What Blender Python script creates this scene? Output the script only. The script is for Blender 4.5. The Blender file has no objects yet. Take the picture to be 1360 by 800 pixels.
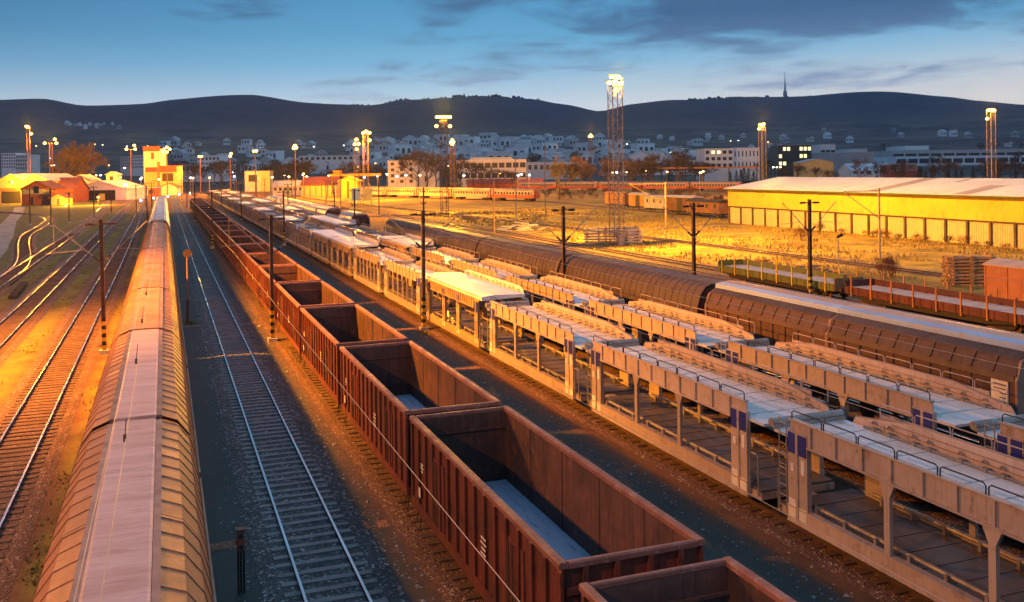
import bpy, bmesh, math, random
from mathutils import Vector, noise
R = math.radians
C = bpy.context.scene.collection
scn = bpy.context.scene
rnd = random.Random(11)

# ------------------------------------------------------------------ camera, sky, sun, exposure
F, YAW, CH, ROLL, PX, PY = 1250.0, R(20.3), 10.9, 0.013, 680.0, 224.0
cam = bpy.data.cameras.new('camera'); camo = bpy.data.objects.new('camera', cam); C.objects.link(camo)
cam.sensor_width = 36.0; cam.lens = 36.0 * F / 1360.0
cam.shift_y = (PY - 400.0) / 1360.0
cam.clip_start = 0.5; cam.clip_end = 20000
camo.location = (0, 0, CH)
camo.rotation_mode = 'XYZ'
from mathutils import Matrix
fw = Vector((math.sin(YAW), math.cos(YAW), 0)); rt = Vector((math.cos(YAW), -math.sin(YAW), 0)); up = Vector((0, 0, 1))
r2 = rt * math.cos(ROLL) - up * math.sin(ROLL); u2 = up * math.cos(ROLL) + rt * math.sin(ROLL)
camo.matrix_world = Matrix(((r2.x, u2.x, -fw.x, 0), (r2.y, u2.y, -fw.y, 0), (r2.z, u2.z, -fw.z, CH), (0, 0, 0, 1)))
scn.camera = camo
scn.view_settings.view_transform = 'Standard'; scn.view_settings.look = 'None'
scn.view_settings.exposure = 0.2; scn.view_settings.gamma = 1.0; scn.view_settings.use_curve_mapping = False
scn.cycles.use_denoising = True
scn.cycles.max_bounces = 5; scn.cycles.diffuse_bounces = 3; scn.cycles.glossy_bounces = 2
scn.cycles.volume_bounces = 0; scn.cycles.transparent_max_bounces = 4
scn.cycles.sample_clamp_indirect = 4.0
scn.cycles.caustics_reflective = False; scn.cycles.caustics_refractive = False

SUN_EL, SUN_AZ = R(4.0), R(72.0)
W = bpy.data.worlds.new('World'); scn.world = W; W.use_nodes = True
def lin(r, g, b):
    f = lambda c: (c / 255 / 12.92) if c / 255 <= 0.04045 else ((c / 255 + 0.055) / 1.055) ** 2.4
    return (f(r), f(g), f(b), 1)
class NT:
    def __init__(s, tree): s.t = tree; s.n = tree.nodes; s.l = tree.links
    def new(s, kind, **kw):
        n = s.n.new(kind)
        for k, v in kw.items(): setattr(n, k, v)
        return n
    def put(s, sock, v):
        if hasattr(v, 'is_output') or isinstance(v, bpy.types.NodeSocket): s.l.new(v, sock)
        else: sock.default_value = v
    def math(s, op, a, b=0.0, c=None, clamp=False):
        n = s.new('ShaderNodeMath', operation=op, use_clamp=clamp)
        s.put(n.inputs[0], a); s.put(n.inputs[1], b)
        if c is not None: s.put(n.inputs[2], c)
        return n.outputs[0]
    def mix(s, fac, a, b, blend='MIX'):
        n = s.new('ShaderNodeMix', data_type='RGBA', blend_type=blend)
        s.put(n.inputs[0], fac); s.put(n.inputs[6], a); s.put(n.inputs[7], b)
        return n.outputs[2]
    def ramp(s, fac, stops, interp='LINEAR'):
        n = s.new('ShaderNodeValToRGB'); n.color_ramp.interpolation = interp
        e = n.color_ramp.elements
        while len(e) < len(stops): e.new(0.5)
        for i, (p, c) in enumerate(stops): e[i].position = p; e[i].color = c
        s.put(n.inputs[0], fac); return n.outputs[0]
    def noise(s, vec, scale, detail=4, rough=0.55, dist=0.0):
        n = s.new('ShaderNodeTexNoise'); s.put(n.inputs['Vector'], vec)
        n.inputs['Scale'].default_value = scale; n.inputs['Detail'].default_value = detail
        n.inputs['Roughness'].default_value = rough; n.inputs['Distortion'].default_value = dist
        return n.outputs['Fac']
    def rng(s, v, a, b, c=0.0, d=1.0, smooth=False):
        n = s.new('ShaderNodeMapRange', clamp=True)
        if smooth: n.interpolation_type = 'SMOOTHSTEP'
        s.put(n.inputs[0], v)
        for i, q in enumerate((a, b, c, d)): n.inputs[i + 1].default_value = q
        return n.outputs[0]
def build_world():
    t = NT(W.node_tree); t.n.clear()
    tc = t.new('ShaderNodeTexCoord').outputs['Generated']
    sx = t.new('ShaderNodeSeparateXYZ'); t.put(sx.inputs[0], tc)
    x, y, z = sx.outputs
    col = t.ramp(z, [(0.0, lin(232, 242, 246)), (0.065, lin(220, 236, 246)), (0.085, lin(184, 220, 240)), (0.11, lin(138, 200, 234)), (0.14, lin(104, 176, 216)),
                     (0.19, lin(78, 152, 200)), (0.4, lin(138, 180, 216)), (1.0, lin(144, 182, 218))])
    # darker, deeper blue to the left; pale warm afterglow low on the right
    rightness = t.math('ADD', t.math('MULTIPLY', x, 0.95), t.math('MULTIPLY', y, 0.1))
    left = t.rng(rightness, 0.42, -0.3, 0.0, 1.0, True)
    hi = t.rng(z, 0.03, 0.17, 0.0, 1.0)
    col = t.mix(t.math('MULTIPLY', left, t.math('MULTIPLY_ADD', hi, 0.55, 0.12)), col, lin(38, 84, 130))
    glow = t.math('MULTIPLY', t.rng(rightness, 0.3, 0.85, 0.0, 1.0, True), t.rng(z, 0.15, 0.03, 0.0, 1.0, True))
    col = t.mix(t.math('MULTIPLY', glow, 0.9), col, lin(255, 240, 218))
    # clouds on a high flat layer
    den = t.math('ADD', t.math('MAXIMUM', z, 0.0), 0.10)
    cv = t.new('ShaderNodeCombineXYZ'); t.put(cv.inputs[0], t.math('DIVIDE', x, den)); t.put(cv.inputs[1], t.math('DIVIDE', y, den)); cv.inputs[2].default_value = 4.3
    big = t.noise(cv.outputs[0], 0.85, 2, 0.5); fine = t.noise(cv.outputs[0], 2.6, 9, 0.62, 0.5)
    m = t.math('ADD', t.math('MULTIPLY', big, 0.62), t.math('MULTIPLY', fine, 0.42))
    m = t.math('ADD', m, t.rng(rightness, 0.06, 0.34, -0.12, 0.012))
    m = t.math('ADD', m, t.rng(z, 0.06, 0.16, -0.05, 0.03))
    fac = t.rng(m, 0.485, 0.64, 0.0, 1.0, True)
    ccol = t.ramp(z, [(0.03, lin(205, 208, 220)), (0.085, lin(150, 168, 196)), (0.115, lin(100, 128, 162)), (0.16, lin(60, 92, 132)), (0.4, lin(130, 165, 200))])
    col = t.mix(t.math('MULTIPLY', fac, 0.9), col, ccol)
    sky = t.new('ShaderNodeTexSky', sky_type='NISHITA', sun_disc=False, sun_elevation=SUN_EL, sun_rotation=SUN_AZ)
    ns = t.new('ShaderNodeVectorMath', operation='SCALE'); t.put(ns.inputs[0], sky.outputs[0]); ns.inputs['Scale'].default_value = 0.012
    col = t.mix(0.06, col, ns.outputs[0])
    sc = t.new('ShaderNodeVectorMath', operation='SCALE'); t.put(sc.inputs[0], col); sc.inputs['Scale'].default_value = 10.0
    bg = t.new('ShaderNodeBackground'); t.put(bg.inputs[0], sc.outputs[0]); bg.inputs[1].default_value = 0.1
    out = t.new('ShaderNodeOutputWorld'); t.l.new(bg.outputs[0], out.inputs[0])
build_world()
sl = bpy.data.lights.new('sun', 'SUN'); sl.energy = 0.12; sl.angle = R(8); sl.color = (1.0, 0.72, 0.55)
so = bpy.data.objects.new('sun', sl); C.objects.link(so)
so.rotation_euler = (R(90) - SUN_EL, 0, math.pi - SUN_AZ)

SODIUM = (1.0, 0.315, 0.008); AMBER = (1.0, 0.42, 0.012)

# ------------------------------------------------------------------ helpers
def at(px, py, Z=None, X=None, Y=None):
    u_, v_ = px - PX, py - PY
    u, v = u_ - ROLL * v_, v_ + ROLL * u_
    rx, ry, rz = math.cos(YAW) * u / F + math.sin(YAW), -math.sin(YAW) * u / F + math.cos(YAW), -v / F
    k = (Z - CH) / rz if Z is not None else (X / rx if X is not None else Y / ry)
    return Vector((k * rx, k * ry, CH + k * rz))
def atd(px, py_ground, d):
    # point on the ground at view depth d under image column px
    u = (px - PX) / F; x = d * (math.sin(YAW) + u * math.cos(YAW)); y = d * (math.cos(YAW) - u * math.sin(YAW)); return Vector((x, y, 0))
def mast_at(px, py, d):
    p = atd(px, 0, d); return p, CH + (PY - ROLL * (px - PX) - py) / F * d
def depth_of(p): return p[0] * math.sin(YAW) + p[1] * math.cos(YAW)

def tag(o, label=None, cat=None, group=None, kind=None):
    if label: o['label'] = label
    if cat: o['category'] = cat
    if group: o['group'] = group
    if kind: o['kind'] = kind
    return o
def thing(name, label, cat, loc=(0, 0, 0), rz=0.0, group=None):
    o = bpy.data.objects.new(name, None); C.objects.link(o)
    o.empty_display_size = 0.2
    o.location = loc; o.rotation_euler = (0, 0, rz)
    return tag(o, label, cat, group)
def dup(root, loc=None, rz=None, label=None, group=None, scale=None):
    def cp(o, parent):
        c = o.copy(); C.objects.link(c)
        if parent: c.parent = parent
        for ch in o.children: cp(ch, c)
        return c
    r = cp(root, None)
    if loc is not None: r.location = loc
    if rz is not None: r.rotation_euler = (0, 0, rz)
    if scale is not None: r.scale = (scale,) * 3 if not hasattr(scale, '__len__') else scale
    if label: r['label'] = label
    if group: r['group'] = group
    return r

class MB:
    def __init__(s): s.v = []; s.f = []; s.m = []; s.cur = 0
    def mat(s, i): s.cur = i; return s
    def add(s, vs, fs):
        o = len(s.v); s.v += [tuple(p) for p in vs]
        for f in fs: s.f.append(tuple(o + i for i in f)); s.m.append(s.cur)
        return s
    def box(s, x0, x1, y0, y1, z0, z1):
        return s.add([(x0, y0, z0), (x1, y0, z0), (x1, y1, z0), (x0, y1, z0), (x0, y0, z1), (x1, y0, z1), (x1, y1, z1), (x0, y1, z1)],
                     [(0, 3, 2, 1), (4, 5, 6, 7), (0, 1, 5, 4), (1, 2, 6, 5), (2, 3, 7, 6), (3, 0, 4, 7)])
    def quad(s, a, b, c, d): return s.add([a, b, c, d], [(0, 1, 2, 3)])
    def extrude(s, prof, a, b, axis='y', cap=True):
        # closed 2-D profile swept along an axis; y: prof = (x, z), x: prof = (y, z)
        n = len(prof)
        g = (lambda p, t: (p[0], t, p[1])) if axis == 'y' else ((lambda p, t: (t, p[0], p[1])) if axis == 'x' else (lambda p, t: (p[0], p[1], t)))
        vs = [g(p, a) for p in prof] + [g(p, b) for p in prof]
        fs = [(i, (i + 1) % n, n + (i + 1) % n, n + i) for i in range(n)]
        if cap: fs += [tuple(range(n))[::-1], tuple(range(n, 2 * n))]
        return s.add(vs, fs)
    def sheet(s, prof, a, b):
        # open profile (x, z) swept along y
        n = len(prof)
        return s.add([(p[0], a, p[1]) for p in prof] + [(p[0], b, p[1]) for p in prof], [(i, i + 1, n + i + 1, n + i) for i in range(n - 1)])
    def tube(s, pts, r, n=6, r1=None, cap=True):
        pts = [Vector(p) for p in pts]; o = len(s.v); k = len(pts)
        for i, p in enumerate(pts):
            d = (pts[min(i + 1, k - 1)] - pts[max(i - 1, 0)])
            d = d.normalized() if d.length > 1e-9 else Vector((0, 0, 1))
            a = d.cross(Vector((0, 0, 1)) if abs(d.z) < 0.9 else Vector((1, 0, 0))).normalized(); b = d.cross(a)
            rr = r if r1 is None else r + (r1 - r) * i / max(1, k - 1)
            for j in range(n):
                t = 2 * math.pi * j / n
                s.v.append(tuple(p + a * (rr * math.cos(t)) + b * (rr * math.sin(t))))
        for i in range(k - 1):
            for j in range(n):
                s.f.append((o + i * n + j, o + i * n + (j + 1) % n, o + (i + 1) * n + (j + 1) % n, o + (i + 1) * n + j)); s.m.append(s.cur)
        if cap:
            s.f.append(tuple(o + j for j in range(n))[::-1]); s.m.append(s.cur)
            s.f.append(tuple(o + (k - 1) * n + j for j in range(n))); s.m.append(s.cur)
        return s
    def ball(s, c, r, n=8, m=5, sq=1.0):
        c = Vector(c); vs = [c + Vector((0, 0, r * sq))]
        for i in range(1, m):
            a = math.pi * i / m
            for j in range(n):
                t = 2 * math.pi * j / n
                vs.append(c + Vector((r * math.sin(a) * math.cos(t), r * math.sin(a) * math.sin(t), r * sq * math.cos(a))))
        vs.append(c - Vector((0, 0, r * sq)))
        fs = [(0, 1 + j, 1 + (j + 1) % n) for j in range(n)]
        for i in range(m - 2):
            for j in range(n):
                a = 1 + i * n; fs.append((a + j, a + n + j, a + n + (j + 1) % n, a + (j + 1) % n))
        e = len(vs) - 1; a = 1 + (m - 2) * n
        fs += [(a + j, e, a + (j + 1) % n) for j in range(n)]
        return s.add(vs, fs)
    def build(s, name, mats, parent=None, loc=None, smooth=False, bevel=0.0):
        me = bpy.data.meshes.new(name); me.from_pydata(s.v, [], s.f)
        if not isinstance(mats, (list, tuple)): mats = [mats]
        for m in mats: me.materials.append(m)
        me.polygons.foreach_set('material_index', s.m)
        if smooth: me.polygons.foreach_set('use_smooth', [True] * len(s.f))
        bm = bmesh.new(); bm.from_mesh(me); bmesh.ops.recalc_face_normals(bm, faces=bm.faces)
        if bevel: bmesh.ops.bevel(bm, geom=list(bm.edges), offset=bevel, segments=1, affect='EDGES', profile=0.5, clamp_overlap=True)
        bm.to_mesh(me); bm.free(); me.update()
        o = bpy.data.objects.new(name, me); C.objects.link(o)
        if parent: o.parent = parent
        if loc is not None: o.location = loc
        return o

# ------------------------------------------------------------------ materials
def mat(name, c1, c2=None, c3=None, scale=1.0, rough=0.7, metal=0.0, bump=0.0, stretch=(1, 1, 1), bscale=None, spec=0.3, streak=0.0, cut=(0.4, 0.65)):
    m = bpy.data.materials.new(name); m.use_nodes = True; t = NT(m.node_tree); t.n.clear()
    bs = t.new('ShaderNodeBsdfPrincipled'); out = t.new('ShaderNodeOutputMaterial'); t.l.new(bs.outputs[0], out.inputs[0])
    bs.inputs['Roughness'].default_value = rough; bs.inputs['Metallic'].default_value = metal
    bs.inputs['Specular IOR Level'].default_value = spec
    co = t.new('ShaderNodeTexCoord').outputs['Object']
    oi = t.new('ShaderNodeObjectInfo').outputs['Random']
    mp = t.new('ShaderNodeMapping'); t.put(mp.inputs[0], co); mp.inputs['Scale'].default_value = stretch
    off = t.new('ShaderNodeCombineXYZ')
    for i in range(3): t.put(off.inputs[i], t.math('MULTIPLY', oi, 37.0 + 11 * i))
    t.put(mp.inputs['Location'], off.outputs[0]); v = mp.outputs[0]
    col = tuple(c1) + (1,)
    if c2 is not None:
        n = t.noise(v, scale, 6, 0.62)
        col = t.mix(t.rng(n, cut[0], cut[1]), col, tuple(c2) + (1,))
        if c3 is not None:
            n2 = t.noise(v, scale * 3.7, 5, 0.6)
            col = t.mix(t.rng(n2, 0.55, 0.72), col, tuple(c3) + (1,))
        if streak:
            mp2 = t.new('ShaderNodeMapping'); t.put(mp2.inputs[0], v); mp2.inputs['Scale'].default_value = (6, 6, 0.35)
            n3 = t.noise(mp2.outputs[0], 1.6, 4, 0.6)
            col = t.mix(t.math('MULTIPLY', t.rng(n3, 0.5, 0.75), streak), col, tuple(k * 0.35 for k in c1) + (1,))
        t.put(bs.inputs['Roughness'], t.rng(n, 0.3, 0.7, max(0.05, rough - 0.12), min(1, rough + 0.12)))
    hv = t.new('ShaderNodeHueSaturation'); t.put(hv.inputs['Color'], col); t.put(hv.inputs['Value'], t.math('MULTIPLY_ADD', oi, 0.34, 0.83)); col = hv.outputs[0]
    t.put(bs.inputs['Base Color'], col)
    if bump:
        b = t.new('ShaderNodeBump'); b.inputs['Strength'].default_value = bump; b.inputs['Distance'].default_value = 0.05
        t.put(b.inputs['Height'], t.noise(co, bscale or scale * 8, 5, 0.6)); t.l.new(b.outputs[0], bs.inputs['Normal'])
    return m
def emis(name, col, k):
    m = bpy.data.materials.new(name); m.use_nodes = True; t = NT(m.node_tree); t.n.clear()
    e = t.new('ShaderNodeEmission'); e.inputs[0].default_value = tuple(col) + (1,); e.inputs[1].default_value = k
    o = t.new('ShaderNodeOutputMaterial'); t.l.new(e.outputs[0], o.inputs[0]); return m

M = dict(
    rust=mat('rusty red wagon paint', (0.19, 0.053, 0.034), (0.115, 0.04, 0.03), (0.06, 0.03, 0.026), 0.9, 0.62, 0.0, 0.35, streak=0.75, cut=(0.42, 0.6)),
    rust_rim=mat('rubbed wagon rim', (0.30, 0.13, 0.095), (0.22, 0.085, 0.06), (0.36, 0.22, 0.18), 1.2, 0.55, 0, 0.25),
    rust_in=mat('rubbed wagon inside', (0.12, 0.06, 0.045), (0.065, 0.037, 0.032), (0.19, 0.08, 0.045), 0.7, 0.7, 0, 0.3, streak=0.85, cut=(0.42, 0.6)),
    steel_floor=mat('bare steel floor', (0.56, 0.72, 0.90), (0.42, 0.56, 0.74), (0.24, 0.26, 0.28), 0.8, 0.5, 0.1, 0.15, stretch=(3, 0.4, 1)),  # blue of the reflected sky put into the steel colour
    copper=mat('tan painted wagon', (0.46, 0.205, 0.095), (0.38, 0.165, 0.08), (0.22, 0.11, 0.07), 0.6, 0.5, 0.0, 0.12, streak=0.3),
    copper_top=mat('pale roof strip', (0.56, 0.41, 0.385), (0.44, 0.30, 0.275), (0.36, 0.24, 0.2), 0.8, 0.42, 0.0, 0.1, stretch=(0.4, 2.2, 1), streak=0.25),
    copper_frame=mat('roof runner', (0.30, 0.20, 0.16), (0.22, 0.15, 0.12), None, 1.5, 0.5),
    white_roof=mat('frost pale roof', (0.50, 0.60, 0.66), (0.38, 0.46, 0.52), (0.4, 0.42, 0.45), 0.5, 0.5),
    carrier=mat('beige carrier paint', (0.49, 0.40, 0.345), (0.41, 0.325, 0.28), (0.30, 0.20, 0.15), 0.7, 0.5, 0, 0.1, streak=0.4),
    carrier_y=mat('ochre carrier paint', (0.50, 0.36, 0.20), (0.42, 0.29, 0.16), (0.3, 0.19, 0.11), 0.7, 0.5, 0, 0.1, streak=0.3),
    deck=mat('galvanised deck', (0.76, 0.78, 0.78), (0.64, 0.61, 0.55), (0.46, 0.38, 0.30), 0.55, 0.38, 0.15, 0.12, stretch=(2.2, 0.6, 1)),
    deck_seam=mat('deck seam', (0.62, 0.6, 0.57), (0.42, 0.4, 0.38), None, 2, 0.5, 0.3),
    deck_white=mat('white canvas deck', (0.74, 0.75, 0.78), (0.60, 0.61, 0.64), None, 0.5, 0.5, 0, 0.1),
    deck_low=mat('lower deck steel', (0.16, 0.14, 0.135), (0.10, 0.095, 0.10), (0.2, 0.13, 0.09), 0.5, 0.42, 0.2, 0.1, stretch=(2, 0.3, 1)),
    blue=mat('blue panel paint', (0.035, 0.045, 0.26), (0.03, 0.035, 0.2), None, 2, 0.45),
    white=mat('white marking', (0.78, 0.76, 0.72), (0.66, 0.63, 0.58), None, 3, 0.6),
    brown=mat('brown sliding wall', (0.105, 0.062, 0.048), (0.08, 0.048, 0.039), (0.052, 0.032, 0.028), 0.6, 0.5, 0, 0.12, streak=0.6),
    brown_dark=mat('dark brown tarpaulin', (0.075, 0.055, 0.05), (0.055, 0.042, 0.04), (0.10, 0.07, 0.06), 0.7, 0.55, 0, 0.12),
    blue_strip=mat('pale blue roof edge', (0.42, 0.58, 0.84), (0.34, 0.47, 0.70), (0.5, 0.46, 0.42), 0.6, 0.4, 0.1),
    tan_roof=mat('sandy ridge roof', (0.50, 0.36, 0.24), (0.42, 0.3, 0.2), None, 0.6, 0.5),
    black=mat('black running gear', (0.03, 0.026, 0.024), (0.045, 0.035, 0.03), None, 2, 0.7),
    iron=mat('dark rusty iron', (0.15, 0.09, 0.065), (0.09, 0.06, 0.045), (0.2, 0.1, 0.06), 1.5, 0.65, 0.2, 0.2),
    galv=mat('galvanised steel', (0.36, 0.34, 0.32), (0.27, 0.24, 0.21), (0.2, 0.12, 0.08), 1.5, 0.5, 0.3),
    railtop=mat('polished rail', (0.75, 0.76, 0.78), (0.62, 0.62, 0.63), None, 0.5, 0.28, 0.9),
    railside=mat('rusty rail side', (0.085, 0.05, 0.04), (0.06, 0.04, 0.035), None, 2, 0.8),
    sleeper=mat('grey sleeper', (0.27, 0.27, 0.26), (0.20, 0.20, 0.19), (0.12, 0.11, 0.10), 1.2, 0.8, 0, 0.3),
    sleeper_rust=mat('rust stained sleeper', (0.14, 0.085, 0.06), (0.10, 0.065, 0.05), (0.18, 0.11, 0.07), 1.2, 0.85, 0, 0.3),
    timber=mat('old timber', (0.48, 0.31, 0.15), (0.36, 0.22, 0.11), (0.15, 0.1, 0.07), 1.5, 0.85, 0, 0.3),  # orange of the lamplight mixed into the timber colour
    concrete_s=mat('concrete sleeper', (0.58, 0.52, 0.45), (0.45, 0.39, 0.33), None, 1.5, 0.85),
    porcelain=mat('brown insulator', (0.06, 0.03, 0.025), (0.04, 0.025, 0.02), None, 2, 0.25),
    wire=mat('bare wire', (0.42, 0.38, 0.34), None, None, 1, 0.5, 0.0),
    yellow=mat('yellow safety paint', (0.62, 0.44, 0.03), (0.5, 0.34, 0.03), None, 2, 0.6),
    blackp=mat('black safety paint', (0.025, 0.025, 0.025)),
    green=mat('green wagon paint', (0.13, 0.16, 0.05), (0.10, 0.12, 0.04), (0.16, 0.12, 0.05), 1.0, 0.6, streak=0.4),
    darkred=mat('dark red wagon paint', (0.12, 0.042, 0.034), (0.08, 0.032, 0.028), (0.05, 0.025, 0.023), 1.0, 0.6, streak=0.4),
    boxcar=mat('lamp toned red boxcar', (0.52, 0.23, 0.11), (0.44, 0.18, 0.09), (0.50, 0.30, 0.18), 0.5, 0.6, streak=0.5),  # paint pushed to orange in place of lamplight on the side
    pale_floor=mat('pale plank floor', (0.62, 0.54, 0.46), (0.5, 0.42, 0.34), None, 1, 0.6),
    wood_o=mat('orange wood wagon', (0.44, 0.22, 0.08), (0.34, 0.16, 0.06), (0.2, 0.1, 0.05), 0.8, 0.7, streak=0.4),
    wood_g=mat('grey wagon paint', (0.42, 0.38, 0.37), (0.33, 0.29, 0.28), None, 0.8, 0.7, streak=0.3),
    wood_r=mat('red brown wood wagon', (0.27, 0.11, 0.06), (0.18, 0.08, 0.05), (0.1, 0.05, 0.04), 0.8, 0.7, streak=0.5),
    wy=mat('yellow wall paint', (0.64, 0.47, 0.085), (0.55, 0.40, 0.08), (0.44, 0.31, 0.08), 0.25, 0.7, streak=0.45),
    wp=mat('cream corrugated panel', (0.60, 0.50, 0.36), (0.52, 0.43, 0.31), (0.42, 0.33, 0.24), 0.4, 0.7, streak=0.35),
    wroof=mat('pale sheet roof', (0.56, 0.58, 0.64), (0.48, 0.50, 0.56), (0.44, 0.38, 0.38), 0.12, 0.55, 0, 0.05),
    wroof2=mat('brown grey roof patch', (0.36, 0.30, 0.30), (0.30, 0.25, 0.25), None, 0.2, 0.6),
    gutter=mat('green gutter', (0.05, 0.11, 0.06), (0.09, 0.05, 0.03), None, 0.8, 0.6),
    col=mat('brown steel column', (0.10, 0.07, 0.06), (0.07, 0.05, 0.045), None, 1, 0.7),
    brick=mat('red brick', (0.40, 0.12, 0.055), (0.30, 0.09, 0.045), (0.22, 0.08, 0.05), 0.8, 0.85, 0, 0.2),
    plaster_y=mat('yellow plaster', (0.66, 0.52, 0.22), (0.58, 0.45, 0.19), None, 0.3, 0.8, streak=0.2),
    plaster_w=mat('white plaster', (0.68, 0.66, 0.64), (0.58, 0.56, 0.55), None, 0.2, 0.8, streak=0.2),
    plaster_b=mat('blue white facade', (0.74, 0.80, 0.83), (0.64, 0.70, 0.74), None, 0.1, 0.7),
    plaster_g=mat('grey facade', (0.44, 0.46, 0.48), (0.36, 0.38, 0.40), None, 0.1, 0.8),
    tile=mat('red roof tile', (0.26, 0.075, 0.05), (0.19, 0.06, 0.045), None, 0.6, 0.75),
    roof_pale=mat('pale felt roof', (0.60, 0.55, 0.50), (0.5, 0.45, 0.41), None, 0.3, 0.7),
    glass=mat('dark window glass', (0.03, 0.04, 0.055), None, None, 1, 0.3, 0, spec=0.25),
    interior=mat('dark interior', (0.05, 0.04, 0.035)),  # flat dark panels stand in for the shade inside openings
    asphalt=None, ballast=None,
    twig=mat('bare twigs', (0.11, 0.075, 0.055), (0.08, 0.055, 0.045), None, 0.5, 0.9),
    twig_lit=mat('lamplit yellow twigs', (0.34, 0.25, 0.07), (0.26, 0.19, 0.06), None, 0.5, 0.9),  # twig copy with yellow lamplight put into its colour
    twig_r=mat('reddish brush twigs', (0.20, 0.09, 0.055), (0.14, 0.07, 0.05), None, 0.5, 0.9),
    ever=mat('dark evergreen', (0.03, 0.045, 0.03), (0.022, 0.034, 0.024), None, 0.5, 0.9),
    forest=mat('winter forest', (0.022, 0.026, 0.032), (0.016, 0.02, 0.026), None, 0.02, 0.95),  # slightly blue, distant air put into the colour
    straw=mat('dry grass blades', (0.38, 0.27, 0.10), (0.28, 0.19, 0.08), (0.16, 0.15, 0.06), 0.15, 0.9),
    weed=mat('yellow green moss', (0.24, 0.20, 0.045), (0.14, 0.15, 0.04), None, 0.4, 0.9),
    stone=mat('pale stone chips', (0.46, 0.48, 0.48), (0.3, 0.29, 0.27), (0.6, 0.62, 0.62), 2.0, 0.8),
    red_body=mat('red coach paint', (0.42, 0.10, 0.06), (0.34, 0.08, 0.05), None, 0.4, 0.5),
    coach_w=mat('cream coach paint', (0.62, 0.52, 0.44), (0.52, 0.42, 0.35), None, 0.4, 0.5),
    coach_roof=mat('grey coach roof', (0.30, 0.23, 0.18), (0.24, 0.18, 0.15), None, 0.4, 0.6),
    silver=mat('silver tank', (0.55, 0.52, 0.50), (0.45, 0.41, 0.38), None, 0.6, 0.4, 0.2),
    tower_m=mat('tower grey', (0.25, 0.26, 0.28)),
    lamp_s=emis('sodium lamp glow', (1.0, 0.46, 0.07), 14), lamp_w=emis('white lamp glow', (0.85, 0.95, 1.0), 14),
    lamp_o=emis('orange street lamp glow', (1.0, 0.5, 0.15), 16), lamp_r=emis('red signal glow', (1.0, 0.03, 0.10), 40),
    lamp_v=emis('violet shunting glow', (0.55, 0.5, 1.0), 40), win_lit=emis('lit window', (1.0, 0.85, 0.45), 1.4), win_warm=emis('warm lit wall window', (1.0, 0.62, 0.12), 3.0),
    lamp_y=emis('yellow green flood glow', (1.0, 0.68, 0.12), 14),
)
def asphalt_mat():
    m = bpy.data.materials.new('worn asphalt'); m.use_nodes = True; t = NT(m.node_tree)
    bs = t.n['Principled BSDF']; co = t.new('ShaderNodeTexCoord').outputs['Object']
    big = t.noise(co, 0.25, 4, 0.6); mid = t.noise(co, 2.2, 6, 0.7); fine = t.noise(co, 22, 3, 0.7)
    col = t.mix(t.rng(big, 0.35, 0.7), (0.024, 0.044, 0.042, 1), (0.046, 0.070, 0.065, 1))
    col = t.mix(t.rng(mid, 0.45, 0.75, 0, 0.75), col, (0.058, 0.070, 0.062, 1))
    col = t.mix(t.rng(fine, 0.48, 0.72, 0, 0.9), col, (0.105, 0.130, 0.120, 1))
    sp_ = t.new('ShaderNodeSeparateXYZ'); t.put(sp_.inputs[0], co)
    wx = t.math('ADD', sp_.outputs[0], t.math('MULTIPLY', t.math('SUBTRACT', mid, 0.5), 1.1))
    dirt = t.math('MULTIPLY', t.rng(wx, 5.7, 6.5), t.rng(wx, 10.2, 9.6))  # rusty band also paints in the lamplit strip beside the gondolas
    dirt = t.math('MAXIMUM', dirt, t.rng(wx, 15.2, 15.9))
    dc = t.mix(t.rng(fine, 0.35, 0.65), (0.24, 0.115, 0.06, 1), (0.13, 0.07, 0.045, 1))
    col = t.mix(t.math('MULTIPLY', dirt, t.rng(t.noise(co, 3.0, 5, 0.7), 0.25, 0.6)), col, dc)
    moss = t.math('MULTIPLY', t.rng(t.noise(co, 0.7, 5, 0.7), 0.6, 0.7), t.rng(sp_.outputs[0], 9.5, 10.5))
    col = t.mix(t.math('MULTIPLY', moss, 0.6), col, (0.035, 0.06, 0.022, 1))
    v = t.new('ShaderNodeTexVoronoi'); t.put(v.inputs['Vector'], co); v.inputs['Scale'].default_value = 9
    spk = t.math('MULTIPLY', t.rng(v.outputs['Distance'], 0.10, 0.05), t.rng(t.noise(co, 0.9, 4, 0.7), 0.5, 0.62))
    col = t.mix(t.math('MULTIPLY', spk, 0.6), col, (0.42, 0.44, 0.44, 1))
    t.put(bs.inputs['Base Color'], col); bs.inputs['Roughness'].default_value = 0.75; bs.inputs['Specular IOR Level'].default_value = 0.3
    b = t.new('ShaderNodeBump'); b.inputs['Strength'].default_value = 0.35; b.inputs['Distance'].default_value = 0.03
    t.put(b.inputs['Height'], fine); t.l.new(b.outputs[0], bs.inputs['Normal']); return m
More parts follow.
